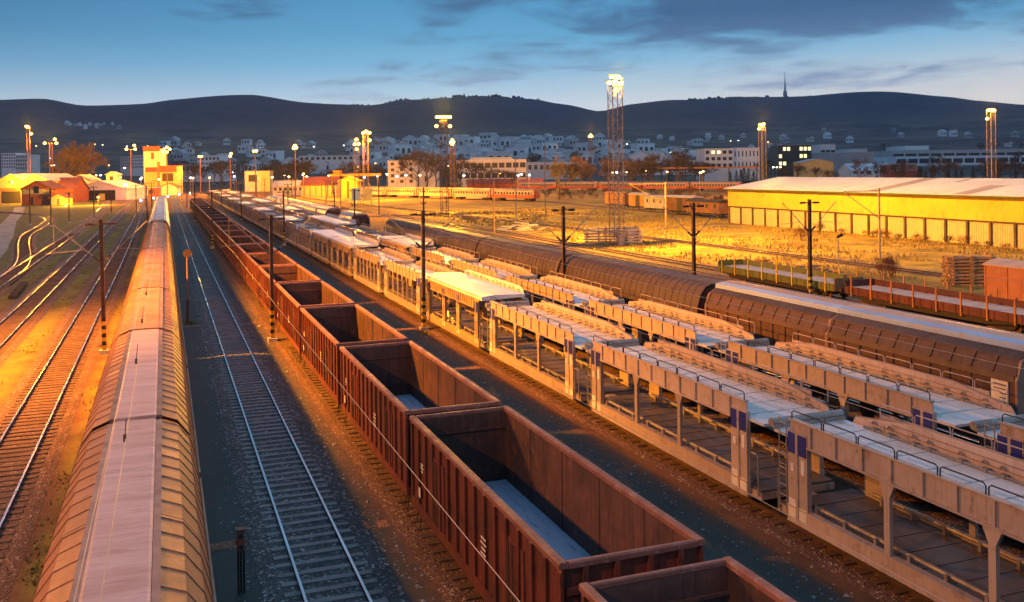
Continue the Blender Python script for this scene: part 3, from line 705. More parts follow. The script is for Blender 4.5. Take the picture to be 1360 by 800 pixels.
# ---- car carrier sections
def make_carrier(kind):
    L = 11.35; y = L / 2; hw = 1.45
    beam = M['carrier_y'] if kind == 'white' else M['carrier']
    t = thing('car_carrier', '', 'car carrier')
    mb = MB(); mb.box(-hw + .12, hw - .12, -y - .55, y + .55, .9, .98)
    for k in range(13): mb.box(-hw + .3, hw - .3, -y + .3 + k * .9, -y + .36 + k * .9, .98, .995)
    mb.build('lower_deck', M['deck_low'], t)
    for s in (-1, 1):
        mb = MB(); mb.box(*sorted((s * (hw - .12), s * hw)), -y, y, .68, 1.06); mb.box(*sorted((s * (hw - .2), s * (hw + .02))), -y, y, 1.06, 1.1); mb.box(*sorted((s * (hw - .2), s * (hw + .02))), -y, y, .62, .68)
        sill = mb.build('side_sill', beam, t)
        mb = MB(); mb.tube([(s * (hw - .34), -y + .6, 1.2), (s * (hw - .34), y - .6, 1.2)], .06, 8)
        for k in range(9):
            yy = -y + 1 + k * (L - 2) / 8; mb.box(*sorted((s * (hw - .42), s * (hw - .2))), yy - .05, yy + .05, .99, 1.24)
        mb.build('wheel_guide', M['galv'], t)
    ends = ((-y + .46, 1), (y - .46, 1)) if kind != 'white' else ((-y + .5, 1), (-y + 4.1, 1), (y - .5, 1), (y - 4.1, 1))
    for s in (-1, 1):
        for yy, _ in ends:
            w = .43 if kind != 'white' else .28
            mb = MB(); mb.box(*sorted((s * (hw - .16), s * (hw - .01))), yy - w, yy + w, .72, 3.24)
            mb.box(*sorted((s * (hw - .01), s * (hw + .025))), yy - .05, yy + .05, .74, 3.2)
            p = mb.build('end_post', beam, t)
            for q in (-1, 1):
                ma = MB(); c = yy + q * (w / 2 + .02); hh = w / 2 - .05
                ma.box(*sorted((s * (hw - .009), s * (hw + .012))), c - hh, c + hh, 2.62, 3.2); ma.build('blue_panel', M['blue'], p)
                ma = MB(); ma.box(*sorted((s * (hw - .009), s * (hw + .006))), c - hh, c + hh, .78, 1.3 if q > 0 else 1.12)
                ma.box(*sorted((s * (hw - .009), s * (hw + .006))), c - hh * .5, c + hh * .35, 2.1, 2.5 if q < 0 else 2.32); ma.build('white_plate', M['white'], p)
    mids = (-1.52, 1.68) if kind != 'white' else ()
    if kind == 'thin': mids = (-3.4, -1.9, -.4, 1.2, 2.8)
    for s in (-1, 1):
        for yy in mids:
            mb = MB(); w = .1 if kind != 'thin' else .05
            mb.extrude([(yy - w, 1.06), (yy + w, 1.06), (yy + w, 2.55), (yy + w * 3, 2.96), (yy - w * 3, 2.96), (yy - w, 2.55)], *sorted((s * (hw - .12), s * (hw - .01))), 'x')
            mb.build('post', beam, t)
    # left edge beam below the upper deck
    zb = 2.95 if kind != 'white' else 2.85
    mb = MB()
    mb.extrude([(-y + .1, 3.2), (-y + .9, zb), (y - .9, zb), (y - .1, 3.2), (y - .1, 3.55), (-y + .1, 3.55)], -hw + .06, -hw + .1, 'x')
    mb.box(-hw - .02, -hw + .16, -y + .9, y - .9, zb - .05, zb); mb.box(-hw - .02, -hw + .16, -y + .1, y - .1, 3.55, 3.59)
    n = 9 if kind != 'white' else 22
    for k in range(n + 1):
        yy = -y + 1.0 + (L - 2.0) * k / n; w = .06 if kind != 'white' else .035; mb.box(-hw + .0, -hw + .06, yy - w, yy + w, zb, 3.55)
    mb.build('edge_beam', beam, t)
    mb = MB(); mb.box(hw - .02, hw + .1, -y + .9, y - .9, 2.9, 2.97); mb.box(hw - .02, hw + .02, -y + .6, y - .6, 2.97, 3.5)
    for k in range(10): yy = -y + 1 + (L - 2) * k / 9; mb.box(hw + .02, hw + .08, yy - .05, yy + .05, 2.97, 3.5)
    mb.build('edge_beam', beam, t)
    # upper deck, running on over the gap between the sections
    if kind == 'white':
        mb = MB(); mb.extrude([(-hw - .02, 3.40), (-hw - .02, 3.62), (-.7, 3.70), (1.15, 3.66), (1.15, 3.5)], -y - .72, y + .72)
        mb.build('upper_deck', M['deck_white'], t)
    else:
        mb = MB()
        n = 11; a, b = -y - .75, y + .75
        for k in range(n):
            c, d = a + (b - a) * k / n, a + (b - a) * (k + 1) / n
            mb.mat(0).box(-hw + .11, hw - .2, c + .02, d - .02, 2.97, 3.05); mb.mat(1).box(-hw + .12, hw - .21, d - .02, d + .02, 2.97, 3.062)
            mb.mat(0).box(.18, .3, c + .1, d - .1, 3.05, 3.062)
        mb.build('upper_deck', [M['deck'], M['deck_seam']], t)
    # inner plate along the far edge with sloping ends
    mb = MB(); zt, z_b = (3.57, 3.0) if kind != 'white' else (3.98, 3.5)
    if kind == 'white': pts = [(-y - .1, z_b), (y + .1, z_b), (y, zt - .16), (y - .5, zt), (-y + .5, zt), (-y, zt - .16)]
    else: pts = [(-y - .5, z_b), (y + .5, z_b), (y + .35, zt - .34), (y - 2.0, zt), (-y + 2.0, zt), (-y - .35, zt - .34)]
    mb.extrude(pts, hw - .14, hw - .09, 'x')
    pl = mb.build('side_plate', beam if kind != 'white' else M['deck_white'], t)
    xe = hw - .115; mb = MB(); mb.tube([(xe, p[0], p[1]) for p in pts[2:][::-1]], .03, 6)
    mb.tube([(hw - .16, -y + .3, z_b + .2), (hw - .16, y - .3, z_b + .2)], .012, 5); mb.tube([(hw - .16, -y + 1.2, z_b + .36), (hw - .16, y - 1.2, z_b + .36)], .012, 5); mb.build('plate_edging', M['copper_frame'] if kind != 'white' else beam, pl)
    mb = MB(); mb.tube([(hw - .3, -y + .2, z_b + .09), (hw - .3, y - .2, z_b + .09)], .04, 7)
    rr = random.Random(3)
    for k in range(14):
        yy = -y + .6 + (L - 1.2) * k / 13 + rr.uniform(-.2, .2); mb.box(hw - .36, hw - .2, yy - .09, yy + .09, z_b + .03, z_b + .15)
        mb.tube([(hw - .18, yy, z_b + .22), (hw - .22, yy + .1, z_b + .32), (hw - .18, yy + .2, z_b + .22)], .02, 5)
    mb.build('lashing_tube', M['galv'], t)
    # hoop rails on both edges
    nh = 8
    for s in (-1, 1):
        x0 = -hw + .05 if s < 0 else hw + .32; z0 = 3.59 if s < 0 else 3.2; h = .24 if s < 0 else .5
        if kind == 'white' and s < 0: continue
        if kind == 'white': z0 += .3
        a, b = -y + .15, y - .15
        for k in range(nh):
            c, d = a + (b - a) * k / nh + .04, a + (b - a) * (k + 1) / nh - .04
            mb = MB(); mb.tube([(x0, c, z0), (x0, c, z0 + h - .06), (x0, c + .07, z0 + h), (x0, d - .07, z0 + h), (x0, d, z0 + h - .06), (x0, d, z0)], .018, 6)
            mb.build('hoop_rail', M['black'] if s < 0 else M['carrier'], t)
    mb = MB(); mb.box(hw + .1, hw + .34, -y + .3, y - .3, 3.15, 3.2); mb.build('walkway', M['galv'], t)
    # end platform, hand rail, roll
    for e in (-1, 1):
        mb = MB(); mb.tube([(-hw + .05, e * (y + .08), .8), (-hw + .05, e * (y + .08), 1.95), (-hw + .05, e * (y + .16), 2.05), (-hw + .05, e * (y + .42), 2.05), (-hw + .05, e * (y + .5), 1.95), (-hw + .05, e * (y + .5), .8)], .025, 6)
        mb.build('hand_rail', M['galv'], t)
        mb = MB(); mb.box(-hw + .1, hw - .1, *sorted((e * y, e * (y + .6))), .7, .9); mb.box(-.2, .2, *sorted((e * (y + .5), e * (y + 1.0))), .75, .9); mb.build('end_platform', beam, t)
    mb = MB(); mb.tube([(-hw + .1, y + .9, 3.2), (hw - .2, y + .9, 3.2)], .13, 10); mb.box(-hw + .1, hw - .2, y + .72, y + .84, 3.06, 3.16); mb.build('bridge_roll', M['galv'], t)
    mb = MB()
    for q in (0, .34): mb.tube([(-hw + .06, y + .1 + q, .7), (-hw + .06, y + .1 + q, 3.5)], .022, 5)
    for k in range(9): mb.tube([(-hw + .06, y + .1, .95 + k * .3), (-hw + .06, y + .44, .95 + k * .3)], .018, 5)
    mb.build('ladder', M['galv'], t)
    gear(t, (-y + 1.3, y - 1.3), .42)
    mb = MB(); mb.box(-.5, .5, -y + .2, y - .2, .55, .85); mb.build('underframe', M['black'], t)
    return t
A, B, D = make_carrier('plain'), make_carrier('white'), make_carrier('thin')
used = set()
def carriers(X, ys, row, kinds):
    for i, (yc, k) in enumerate(zip(ys, kinds)):
        src = {'A': A, 'B': B, 'D': D}[k]; lx = (X, yc, 0)
        look = {'A': 'beige car carrier with blue post panels', 'B': 'white decked car carrier', 'D': 'beige car carrier with thin posts'}[k]
        lab = '%s, %s in the %s carrier train' % (look, place(i), row)
        if k in used: o = dup(src)
        else: o = src; used.add(k)
        o.location = lx; tag(o, lab, 'car carrier', 'car carriers in the %s train' % row)
ys1 = [17.2, 30.55, 43.8] + [57.1 + 13.3 * i for i in range(27)]
k1 = ['A', 'A', 'A', 'B', 'D', 'D', 'B'] + ['D' if i % 3 else 'B' for i in range(23)]
carriers(18.3, ys1, 'front', k1)
ys2 = [14.6, 28.25, 42.0] + [55.4 + 13.3 * i for i in range(27)]
k2 = ['A', 'A', 'A', 'A', 'A', 'A', 'B'] + ['A' if i % 4 in (0, 1) else 'B' for i in range(23)]
carriers(23.45, ys2, 'rear', k2)

# ---- sliding wall wagons, then tarpaulin wagons (third train)
def make_sliding():
    L = 9.7; y = L / 2
    t = thing('sliding_wall_wagon', '', 'wagon', group='brown sliding wall wagons')
    mb = MB(); mb.extrude([(-1.42, 1.05), (1.42, 1.05), (1.42, 3.4), (1.12, 4.0), (.5, 4.36), (-.5, 4.36), (-1.12, 4.0), (-1.42, 3.4)], -y + .02, y - .02); mb.build('body', M['brown'], t)
    for s in (-1, 1):
        mb = MB(); mb.box(*sorted((s * 1.425, s * 1.47)), -y + .1, y - .1, 1.1, 3.52)
        for k in range(11): yy = -y + .1 + (L - .2) * k / 10; mb.box(*sorted((s * 1.47, s * 1.52)), yy - .06, yy + .06, 1.1, 3.5)
        mb.build('sliding_wall', M['brown'], t)
        mb = MB(); pr = [(1.55, 3.42), (1.5, 3.62), (1.2, 4.16)]
        mb.sheet([(s * a, b) for a, b in pr], -y + .1, y - .1)
        for k in range(11):
            yy = -y + .1 + (L - .2) * k / 10; mb.sheet([(s * (a + .03), b + .03) for a, b in pr[1:]], yy - .08, yy + .08)
            for q in (-.08, .08): mb.quad((s * 1.5, yy + q, 3.62), (s * 1.2, yy + q, 4.16), (s * 1.23, yy + q, 4.19), (s * 1.53, yy + q, 3.65))
        mb.build('roof_panel', M['brown'], t)
        mb = MB(); mb.sheet([(s * 1.24, 4.15), (s * 1.2, 4.22), (s * .84, 4.44)], -y + .06, y - .06); mb.build('upper_cover', M['brown_dark'], t)
        mb = MB(); mb.sheet([(s * .88, 4.40), (s * .86, 4.62), (s * .46, 4.70)], -y - .02, y + .02); mb.build('roof_edge', M['blue_strip'], t)
    mb = MB(); mb.sheet([(-.46, 4.70), (0, 4.75), (.46, 4.70)], -y - .02, y + .02); mb.build('ridge', M['tan_roof'], t)
    for e in (-1, 1):
        mb = MB(); mb.extrude([(-1.5, 1.0), (1.5, 1.0), (1.54, 3.5), (1.3, 4.14), (.72, 4.46), (-.72, 4.46), (-1.3, 4.14), (-1.54, 3.5)], *sorted((e * (y - .06), e * (y + .04))))
        mb.build('end_wall', M['copper_frame'], t)
    mb = MB(); mb.box(-1.475, -1.522, -y + .35, -y + 1.05, 2.1, 3.4); bd = mb.build('information_board', M['white'], t)
    mb = MB(); rr = random.Random(2)
    for k in range(7):
        z = 3.25 - k * .15; mb.box(-1.5225, -1.5255, -y + .42, -y + .42 + rr.uniform(.25, .55), z, z + .035)
    mb.build('printed_lines', M['porcelain'], bd)
    mb = MB(); mb.box(-.4, .4, -y + .2, y - .2, .7, 1.04); mb.build('underframe', M['black'], t)
    gear(t, (-y + 1.6, y - 1.6)); buffers(t, L)
    return t
sw = make_sliding()
for i, yy in enumerate((28.75, 38.5)):
    o = sw if i == 0 else dup(sw); o.location = (28.4, yy, 0)
    if i:
        for ch in list(o.children):
            if ch.name.startswith('information_board'):
                for c2 in list(ch.children): bpy.data.objects.remove(c2)
                bpy.data.objects.remove(ch)
    o['label'] = ('brown sliding wall wagon with white board at the right edge', 'brown sliding wall wagon coupled ahead of the rounded dark tarpaulin wagons')[i]
tw = covered('tarpaulin_wagon', '', 'dark tarpaulin wagons', 'brown_dark', 'brown_dark', 'brown_dark', L=19.0, halves=2, top=4.55, rib_gap=.72)
for i in range(4):
    o = tw if i == 0 else dup(tw); o.location = (28.4, 53.55 + 19.35 * i, 0)
    o['label'] = 'dark rounded tarpaulin wagon, %s from the brown sliding wall wagons' % place(i)
tk = covered('tank_wagon', '', 'silver rounded wagons', 'silver', 'silver', 'galv', L=10.5, halves=1, top=4.3, rib_gap=1.7)
for i in range(10):
    o = tk if i == 0 else dup(tk); o.location = (28.4, 150 + (13 if i else 0) + 11.5 * i, 0)
    o['label'] = 'silver rounded wagon standing alone behind the carriers' if i == 0 else 'silver rounded wagon, %s in the far short row' % place(i - 1)

# ---- stake flat wagons, boxcar
def make_flat(pt):
    L = 16.4; y = L / 2; t = thing('stake_wagon', '', 'wagon', group='flat wagons with stakes')
    mb = MB(); mb.box(-1.4, 1.4, -y + .06, y - .06, 1.02, 1.5); mb.build('floor', M['pale_floor'], t)
    for s in (-1, 1):
        mb = MB(); zt_ = 1.6 if s < 0 else 1.95; mb.box(*sorted((s * 1.41, s * 1.46)), -y + .05, y - .05, 1.02, zt_)
        for k in range(16): yy = -y + .5 + k * (L - 1) / 15; mb.box(*sorted((s * 1.46, s * 1.5)), yy - .05, yy + .05, 1.02, zt_)
        mb.build('side_board', M[pt], t)
        mb = MB(); mb.extrude([(-y + .2, .98), (y - .2, .98), (y - 3.4, .62), (-y + 3.4, .62)], *sorted((s * 1.2, s * 1.3)), 'x'); mb.build('sole_bar', M['black'], t)
        for k in range(8):
            yy = -y + .9 + k * (L - 1.8) / 7; mb = MB(); mb.box(*sorted((s * 1.505, s * 1.58)), yy - .06, yy + .06, .9, 2.5); mb.build('stake', M['yellow'] if pt == 'green' else M['wood_o'], t)
    for e in (-1, 1):
        mb = MB(); mb.box(-1.4, 1.4, *sorted((e * (y - .05), e * y)), 1.0, 2.0); mb.build('end_board', M['wood_o'] if e < 0 else M[pt], t)
    for e in (-1, 1): bogie(t, e * (y - 2.4))
    buffers(t, L); return t
f1 = make_flat('green'); f1.location = (50.2, 68.2, 0); f1['label'] = 'green sided flat wagon with yellow stakes beside the timber heaps'
f2 = make_flat('darkred')
for i in range(2):
    o = f2 if i == 0 else dup(f2); o.location = (50.2, 50.6 - 17.4 * i, 0)
    o['label'] = 'dark red sided flat wagon with stakes behind the long brown roof' if i == 0 else 'dark red flat wagon with stakes cut by the right edge'
def make_boxcar():
    t = thing('boxcar', 'lamp toned red boxcar with lamp toned ochre roof at the right edge', 'wagon', (56.7, 46.0, 0)); L = 11.5; y = L / 2
    mb = MB(); mb.box(-1.4, 1.4, -y, y, 1.05, 3.55)
    mb.build('body', M['boxcar'], t, bevel=.02)
    for s in (-1, 1):
        mb = MB()
        for k in range(7): yy = -y + k * L / 6; yy = min(max(yy, -y + .06), y - .06); mb.box(*sorted((s * 1.4, s * 1.46)), yy - .05, yy + .05, 1.05, 3.5)
        mb.box(*sorted((s * 1.4, s * 1.44)), -y, y, 2.7, 2.78); mb.build('side_frame', M['boxcar'], t)
        mb = MB(); mb.box(*sorted((s * 1.45, s * 1.5)), -1.3, 1.3, 1.1, 3.4); d = mb.build('door', M['boxcar'], t)
        mb = MB(); mb.tube([(s * 1.53, -1.1, 1.6), (s * 1.53, -1.1, 2.4)], .03, 6); mb.build('handle', M['iron'], d)
    for e in (-1, 1):
        mb = MB()
        for x in (-.9, 0, .9): mb.box(x - .06, x + .06, *sorted((e * y, e * (y + .06))), 1.05, 3.5)
        mb.build('end_frame', M['boxcar'], t)
    mb = MB(); mb.extrude([(-1.5, 3.52), (-1.5, 3.6), (-.8, 3.85), (0, 3.95), (.8, 3.85), (1.5, 3.6), (1.5, 3.52)], -y - .1, y + .1); mb.build('roof', M['tan_roof'], t)  # ochre roof colour stands in for yellow lamplight
    mb = MB(); mb.box(-1.2, 1.2, -y + .1, y - .1, .8, 1.04); mb.build('underframe', M['black'], t)
    gear(t, (-y + 2, y - 2)); buffers(t, L)
make_boxcar()

# ---- vintage wagons by the warehouse, coaches
def vintage(label, p, L, h, wall, roof, rz, nwin, door):
    t = thing('vintage_wagon', label, 'wagon', p, rz, 'old wooden wagons in the grass'); y = L / 2
    mb = MB(); mb.box(-1.35, 1.35, -y, y, 1.0, h)
    for k in range(int(L / .8)):
        yy = -y + .4 + k * .8
        for s in (-1, 1): mb.box(*sorted((s * 1.35, s * 1.38)), yy - .04, yy + .04, 1.0, h)
    mb.build('body', M[wall], t)
    mb = MB(); mb.extrude([(-1.5, h - .05), (-1.5, h + .08), (-.85, h + .36), (0, h + .46), (.85, h + .36), (1.5, h + .08), (1.5, h - .05)], -y - .25, y + .25); mb.build('roof', M[roof], t)
    for s in (-1, 1):
        for k in range(nwin):
            yy = -y + L * (k + .5) / nwin
            mb = MB(); mb.box(*sorted((s * 1.36, s * 1.4)), yy - .3, yy + .3, h - 1.25, h - .45); mb.build('window', M['glass'], t)
        if door:
            mb = MB(); mb.box(*sorted((s * 1.37, s * 1.44)), -.9, .9, 1.05, h - .2); mb.build('door', M['interior'] if door == 2 else M[wall], t)
    mb = MB(); mb.box(-1.1, 1.1, -y + .1, y - .1, .72, .98); mb.build('underframe', M['black'], t)
    gear(t, (-y + 1.4, y - 1.4)); return t
vl = [(822, 278, 9, 3.5, 'wood_o', 'wood_o', 0, 1, 'short orange wooden wagon half hidden by the tall lattice mast'), (853, 281, 7.5, 3.5, 'wood_o', 'wood_g', 0, 2, 'orange wooden van with arched roof left of the grey van'),
      (875, 284, 7.5, 3.2, 'wood_g', 'wood_g', 3, 0, 'pale grey windowed wooden van between the orange and brown ones'), (909, 288, 9, 3.6, 'wood_r', 'wood_g', 0, 2, 'red brown wooden van with open dark doorway'),
      (940, 291, 10, 3.0, 'wood_r', 'black', 4, 0, 'dark brown derelict wagon beside the warehouse corner')]
for px, py, L, h, a, b, nw, dr, lab in vl:
    p = at(px, py - 2, Z=0.0); vintage(lab, (p.x, p.y, 0), L * 1.15, h + .4, a, b, R(4), nw, dr)
def coach(name, label, group, p, q, wall, band, nwin=12):
    p, q = Vector(p), Vector(q); d = q - p; L = d.length; t = thing(name, label, 'railway coach', ((p + q) / 2), math.atan2(-d.x, d.y), group); y = L / 2 - .4
    mb = MB(); mb.mat(0).box(-1.42, 1.42, -y, y, 1.0, 2.15); mb.mat(1).box(-1.42, 1.42, -y, y, 2.15, 3.55); mb.build('body', [M[band], M[wall]], t)
    mb = MB(); mb.extrude([(-1.46, 3.5), (-1.3, 3.85), (-.8, 4.1), (0, 4.2), (.8, 4.1), (1.3, 3.85), (1.46, 3.5)], -y, y); mb.build('roof', M['coach_roof'], t)
    for s in (-1, 1):
        for k in range(nwin):
            yy = -y + 2.4 + (2 * y - 4.8) * k / (nwin - 1); mb = MB(); mb.box(*sorted((s * 1.41, s * 1.44)), yy - .5, yy + .5, 2.25, 3.1); mb.build('window', M['glass'], t)
        for e in (-1, 1):
            mb = MB(); mb.box(*sorted((s * 1.41, s * 1.45)), *sorted((e * (y - .5), e * (y - 1.4))), 1.05, 3.3); mb.build('door', M['red_body'], t)
    for e in (-1, 1):
        mb = MB(); mb.box(-1.2, 1.2, *sorted((e * y, e * (y + .1))), 1.0, 3.6); mb.box(-.5, .5, *sorted((e * y, e * (y + .35))), 1.1, 3.2); mb.build('end_wall', M['red_body'], t)
        mb = MB(); mb.box(-1.1, 1.1, e * (y - 3.4) - 1.6, e * (y - 3.4) + 1.6, .25, .95); mb.build('bogie', M['black'], t)
    return t
a = at(716, 267, Z=0); b = at(484, 262.5, Z=0)
a = Vector((114, 284.5, 0)); b = Vector((77, 395, 0))
for i in range(5):
    coach('passenger_coach', 'cream and red passenger coach, %s counted from the right end of the parked row' % ('first' if i == 0 else place(i)), 'red and cream coaches parked across the yard', a + (b - a) * i / 5, a + (b - a) * (i + 1) / 5 * 1.0, 'coach_w', 'coach_w' if i else 'red_body')
c0, c1 = atd(985, 0, 395), atd(690, 0, 470)
for i in range(5):
    coach('passenger_coach', 'grey violet passenger coach, %s from the right in the farther row behind brush' % ('first' if i == 0 else place(i)), 'far grey coaches behind the brush', c0 + (c1 - c0) * i / 5, c0 + (c1 - c0) * (i + 1) / 5, 'wood_g', 'red_body', 14)

# ------------------------------------------------------------------ overhead line poles and wires
def make_pole(h=8.15, vj=5.6, striped=True, arm=2.6, cross=True):
    t = thing('catenary_pole', '', 'pole')
    mb = MB(); w = .11
    for x in (-1, 1): mb.box(*sorted((x * w, x * (w - .025))), -w, w, 0, h)
    mb.box(-w + .025, w - .025, -.012, .012, 0, h); mb.build('mast', M['iron'], t)
    mb = MB(); mb.box(-.28, .28, -.28, .28, 0, .25); mb.build('foundation', M['concrete_s'], t)
    if striped:
        mb = MB()
        for k in range(8): mb.mat(k % 2).box(-w - .012, w + .012, -w - .012, w + .012, .3 + k * .24, .3 + (k + 1) * .24)
        mb.build('warning_stripes', [M['yellow'], M['blackp']], t)
    if cross:
        mb = MB(); mb.box(-.75, .75, -.04, .04, h - .32, h - .24); mb.build('crossbar', M['iron'], t)
        for s in (-1, 1):
            mb = MB()
            for k in range(5): mb.tube([(s * (.42 + k * .1), 0, h - .28), (s * (.49 + k * .1), 0, h - .28)], .085, 8)
            mb.build('insulator', M['porcelain'], t)
    for s in (-1, 1):
        a, b = Vector((s * .12, 0, vj)), Vector((s * arm, 0, vj + 2.35)); d = (b - a).normalized()
        mb = MB(); mb.tube([a + d * .55, b], .03, 6); mb.tube([a + d * 1.1, (s * (arm + .5), 0, vj + .62)], .02, 5); mb.tube([b, (s * arm, 0, vj + .7)], .008, 4)
        st = mb.build('strut', M['galv'], t)
        mb = MB()
        for k in range(5): mb.tube([a + d * (.06 + k * .1), a + d * (.13 + k * .1)], .075, 8)
        mb.build('insulator', M['porcelain'], st)
    return t
pp = make_pole(); pn = make_pole(striped=False)
GX = {-3.5: 'the covered train and track left of it', 6.4: 'the free track and gondola train', 16.4: 'gondola train and front carriers', 26.8: 'rear carriers and dark tarpaulin wagons', 37.5: 'tarpaulin wagons and field rails', 48.1: 'the green wagon and brown roofs'}
n = 0
for row, yy in enumerate((62, 141, 222, 300, 385)):
    for x, lab in GX.items():
        if row == 1 and x in (-3.5, 48.1): continue
        src = pp if x in (-3.5, 6.4, 16.4, 26.8, 48.1) and row < 2 else pn
        o = src if n in (0,) else (dup(src) if src is pp else (src if 'x' not in pn.keys() and not pn.get('label') else dup(src)))
        n += 1
        o.location = (x, yy, 0); o.rotation_euler = (0, rnd.uniform(-.008, .008) + (-.012 if x < 0 else 0), 0)
        tag(o, 'line pole between %s, %s row' % (lab, ('nearest', 'second', 'third', 'fourth', 'farthest')[row]), 'pole', 'overhead line poles')
for px, py, h, lab in ((181, 285, 8, 'dark pole left of the pale far wagons of the left train'), (125, 292, 8, 'dark slim pole before the open shed'), (193, 276, 8, 'dark slim pole just left of the light tower base'), (40, 299, 8, 'dark striped pole before the red brick house'),
                       (68, 301, 8, 'dark striped pole before the yellow hut'), (92, 296, 7, 'grey striped pole right of the yellow hut'), (148, 284, 6.5, 'brown pole beside the white shed end wall')):
    g = at(px, py, Z=0); o = dup(pn, (g.x, g.y, 0), label=lab, group='poles of the left yard'); o.scale = (1, 1, h / 8.15)
    for ch in list(o.children):
        if ch.name.startswith('strut'): 
            for c2 in list(ch.children): bpy.data.objects.remove(c2)
            bpy.data.objects.remove(ch)
def simple_pole(name, label, p, h, r, m, cat='pole', arm=None, top=None):
    t = thing(name, label, cat, (p[0], p[1], 0)); mb = MB(); mb.tube([(0, 0, 0), (0, 0, h)], r, 8, r * .75); mb.build('mast', M[m], t)
    if arm:
        mb = MB()
        for s, l, z0, z1 in arm: mb.tube([(0, 0, z0), (s * l, 0, z1)], .045, 6)
        mb.build('strut', M[m], t)
    return t
simple_pole('catenary_pole', 'yellow lit pole with slanting strut before the tall lattice mast', (70.4, 124.2), 8.5, .15, 'timber', arm=((-1, 6.2, 5.3, 8.4), (-1, 6.2, 8.3, 8.35)))  # timber colour paints the yellow lamplight onto the pole
simple_pole('catenary_pole', 'yellow lit pole with two raised struts beside the low timber heap', (52, 149.6), 8.9, .15, 'timber', arm=((-1, 5, 5.2, 9), (1, 5, 5.4, 9.2)))  # lamplit yellow put in through the timber colour here too
simple_pole('catenary_pole', 'brown pole with long arm standing before the warehouse', (77.2, 87), 8.1, .13, 'galv', arm=((-1, 4.8, 4.6, 7.6), (-1, 5.0, 7.8, 7.8)))
simple_pole('pole', 'tall thin grey pole behind the low timber heap', (77.5, 189), 16.2, .13, 'galv')
simple_pole('pole', 'slim brown pole behind the front carriers, in the middle field', (62.5, 167), 13, .12, 'galv')
simple_pole('pole', 'thin brown pole standing among the carriers toward the yellow shed', (36, 205), 12, .1, 'iron')
# loudspeaker post
t = thing('loudspeaker_post', 'orange loudspeaker post with round horn on the asphalt', 'post', (1.5, 72, 0)); mb = MB(); mb.tube([(0, 0, 0), (0, 0, 1.7)], .1, 8); mb.build('base_tube', M['iron'], t)
mb = MB(); mb.tube([(0, 0, 1.7), (0, 0, 4.95)], .06, 8); mb.build('mast', M['wood_o'], t)
mb = MB(); mb.tube([(0, .1, 5.1), (0, -.12, 5.1), (0, -.35, 5.1)], .1, 12, .3); mb.box(-.12, .12, .08, .3, 4.98, 5.22); mb.build('horn', M['iron'], t)
# short signal post in the foreground
t = thing('signal_post', 'dark iron signal post with lens box in the foreground', 'signal', (1.75, 25.3, 0)); mb = MB()
for x in (-.07, .07): mb.tube([(x, 0, 0), (x, 0, 1.15)], .028, 7)
mb.tube([(0, .05, 0), (0, .05, 1.2)], .03, 6); mb.build('mast', M['blackp'], t)
mb = MB(); mb.box(-.09, .09, -.1, .1, 1.12, 1.66); mb.box(-.13, .13, -.06, .06, 1.3, 1.42); mb.build('lamp_box', M['wood_r'], t, bevel=.012)
mb = MB()
for z in (1.24, 1.52): mb.tube([(0, -.1, z), (0, -.15, z)], .055, 10)
mb.build('lens', M['glass'], t)
mb = MB(); mb.box(-.13, .13, -.12, .12, 1.66, 1.69); mb.build('hood', M['iron'], t)
t = thing('lamp_post', 'slim lamp post with dark angled head before the warehouse', 'lamp', (60.3, 73.5, 0)); mb = MB(); mb.tube([(0, 0, 0), (0, 0, 4.0)], .07, 7, .05); mb.build('mast', M['galv'], t)
mb = MB(); mb.tube([(-.1, 0, 3.95), (.45, 0, 4.15)], .12, 8, .16); mb.build('lamp_head', M['blackp'], t)

def wire(label, pts, r=.012, droppers=None):
    mb = MB(); P = []
    for a, b in zip(pts, pts[1:]):
        a, b = Vector(a[:3]), Vector(b[:3]); L = (b - a).length
        for k in range(8):
            s = k / 8; q = a.lerp(b, s); q.z -= 4 * s * (1 - s) * min(.9, L * .008) * (1 if droppers else 0.15); P.append(q)
    P.append(Vector(pts[-1])); mb.tube(P, r, 4)
    o = mb.build('overhead_wire', M['wire']); tag(o, label, 'wire', 'overhead wires along the tracks')
    return o
rows = (-17, 62, 141, 222, 300)
def line(x, z, label, sag=False, r=.012): return wire(label, [(x + (.12 if i % 2 else -.12), yy, z) for i, yy in enumerate(rows)], r, sag)
for x, nm in ((3.95, 'free track'), (-.75, 'left covered train roofs'), (8.6, 'open gondola train'), (13.9, 'asphalt beside the front carriers'), (24.2, 'rear carriers'), (-5.6, 'first track left of the covered train')):
    line(x, 5.82, 'thin overhead contact wire above the %s' % nm, False, .0065 if x > 0 else .008)
    if x not in (3.95, 8.6): line(x + .05, 7.9, 'sagging overhead carrier wire above the %s' % nm, True, .005)
for k, y in enumerate((18.5, 26.5, 34, 42)):
    mb = MB(); mb.tube([(-.7, y, 6.42), (-.78, y + 1.4, 5.72)], .008, 4); mb.tube([(-.78, y + 1.38, 5.66), (-.78, y + 1.42, 5.8)], .035, 6)
    tag(mb.build('wire_dropper', M['iron']), 'thin wire dropper with clamp over the covered train roof', 'wire dropper', 'droppers over the left train')

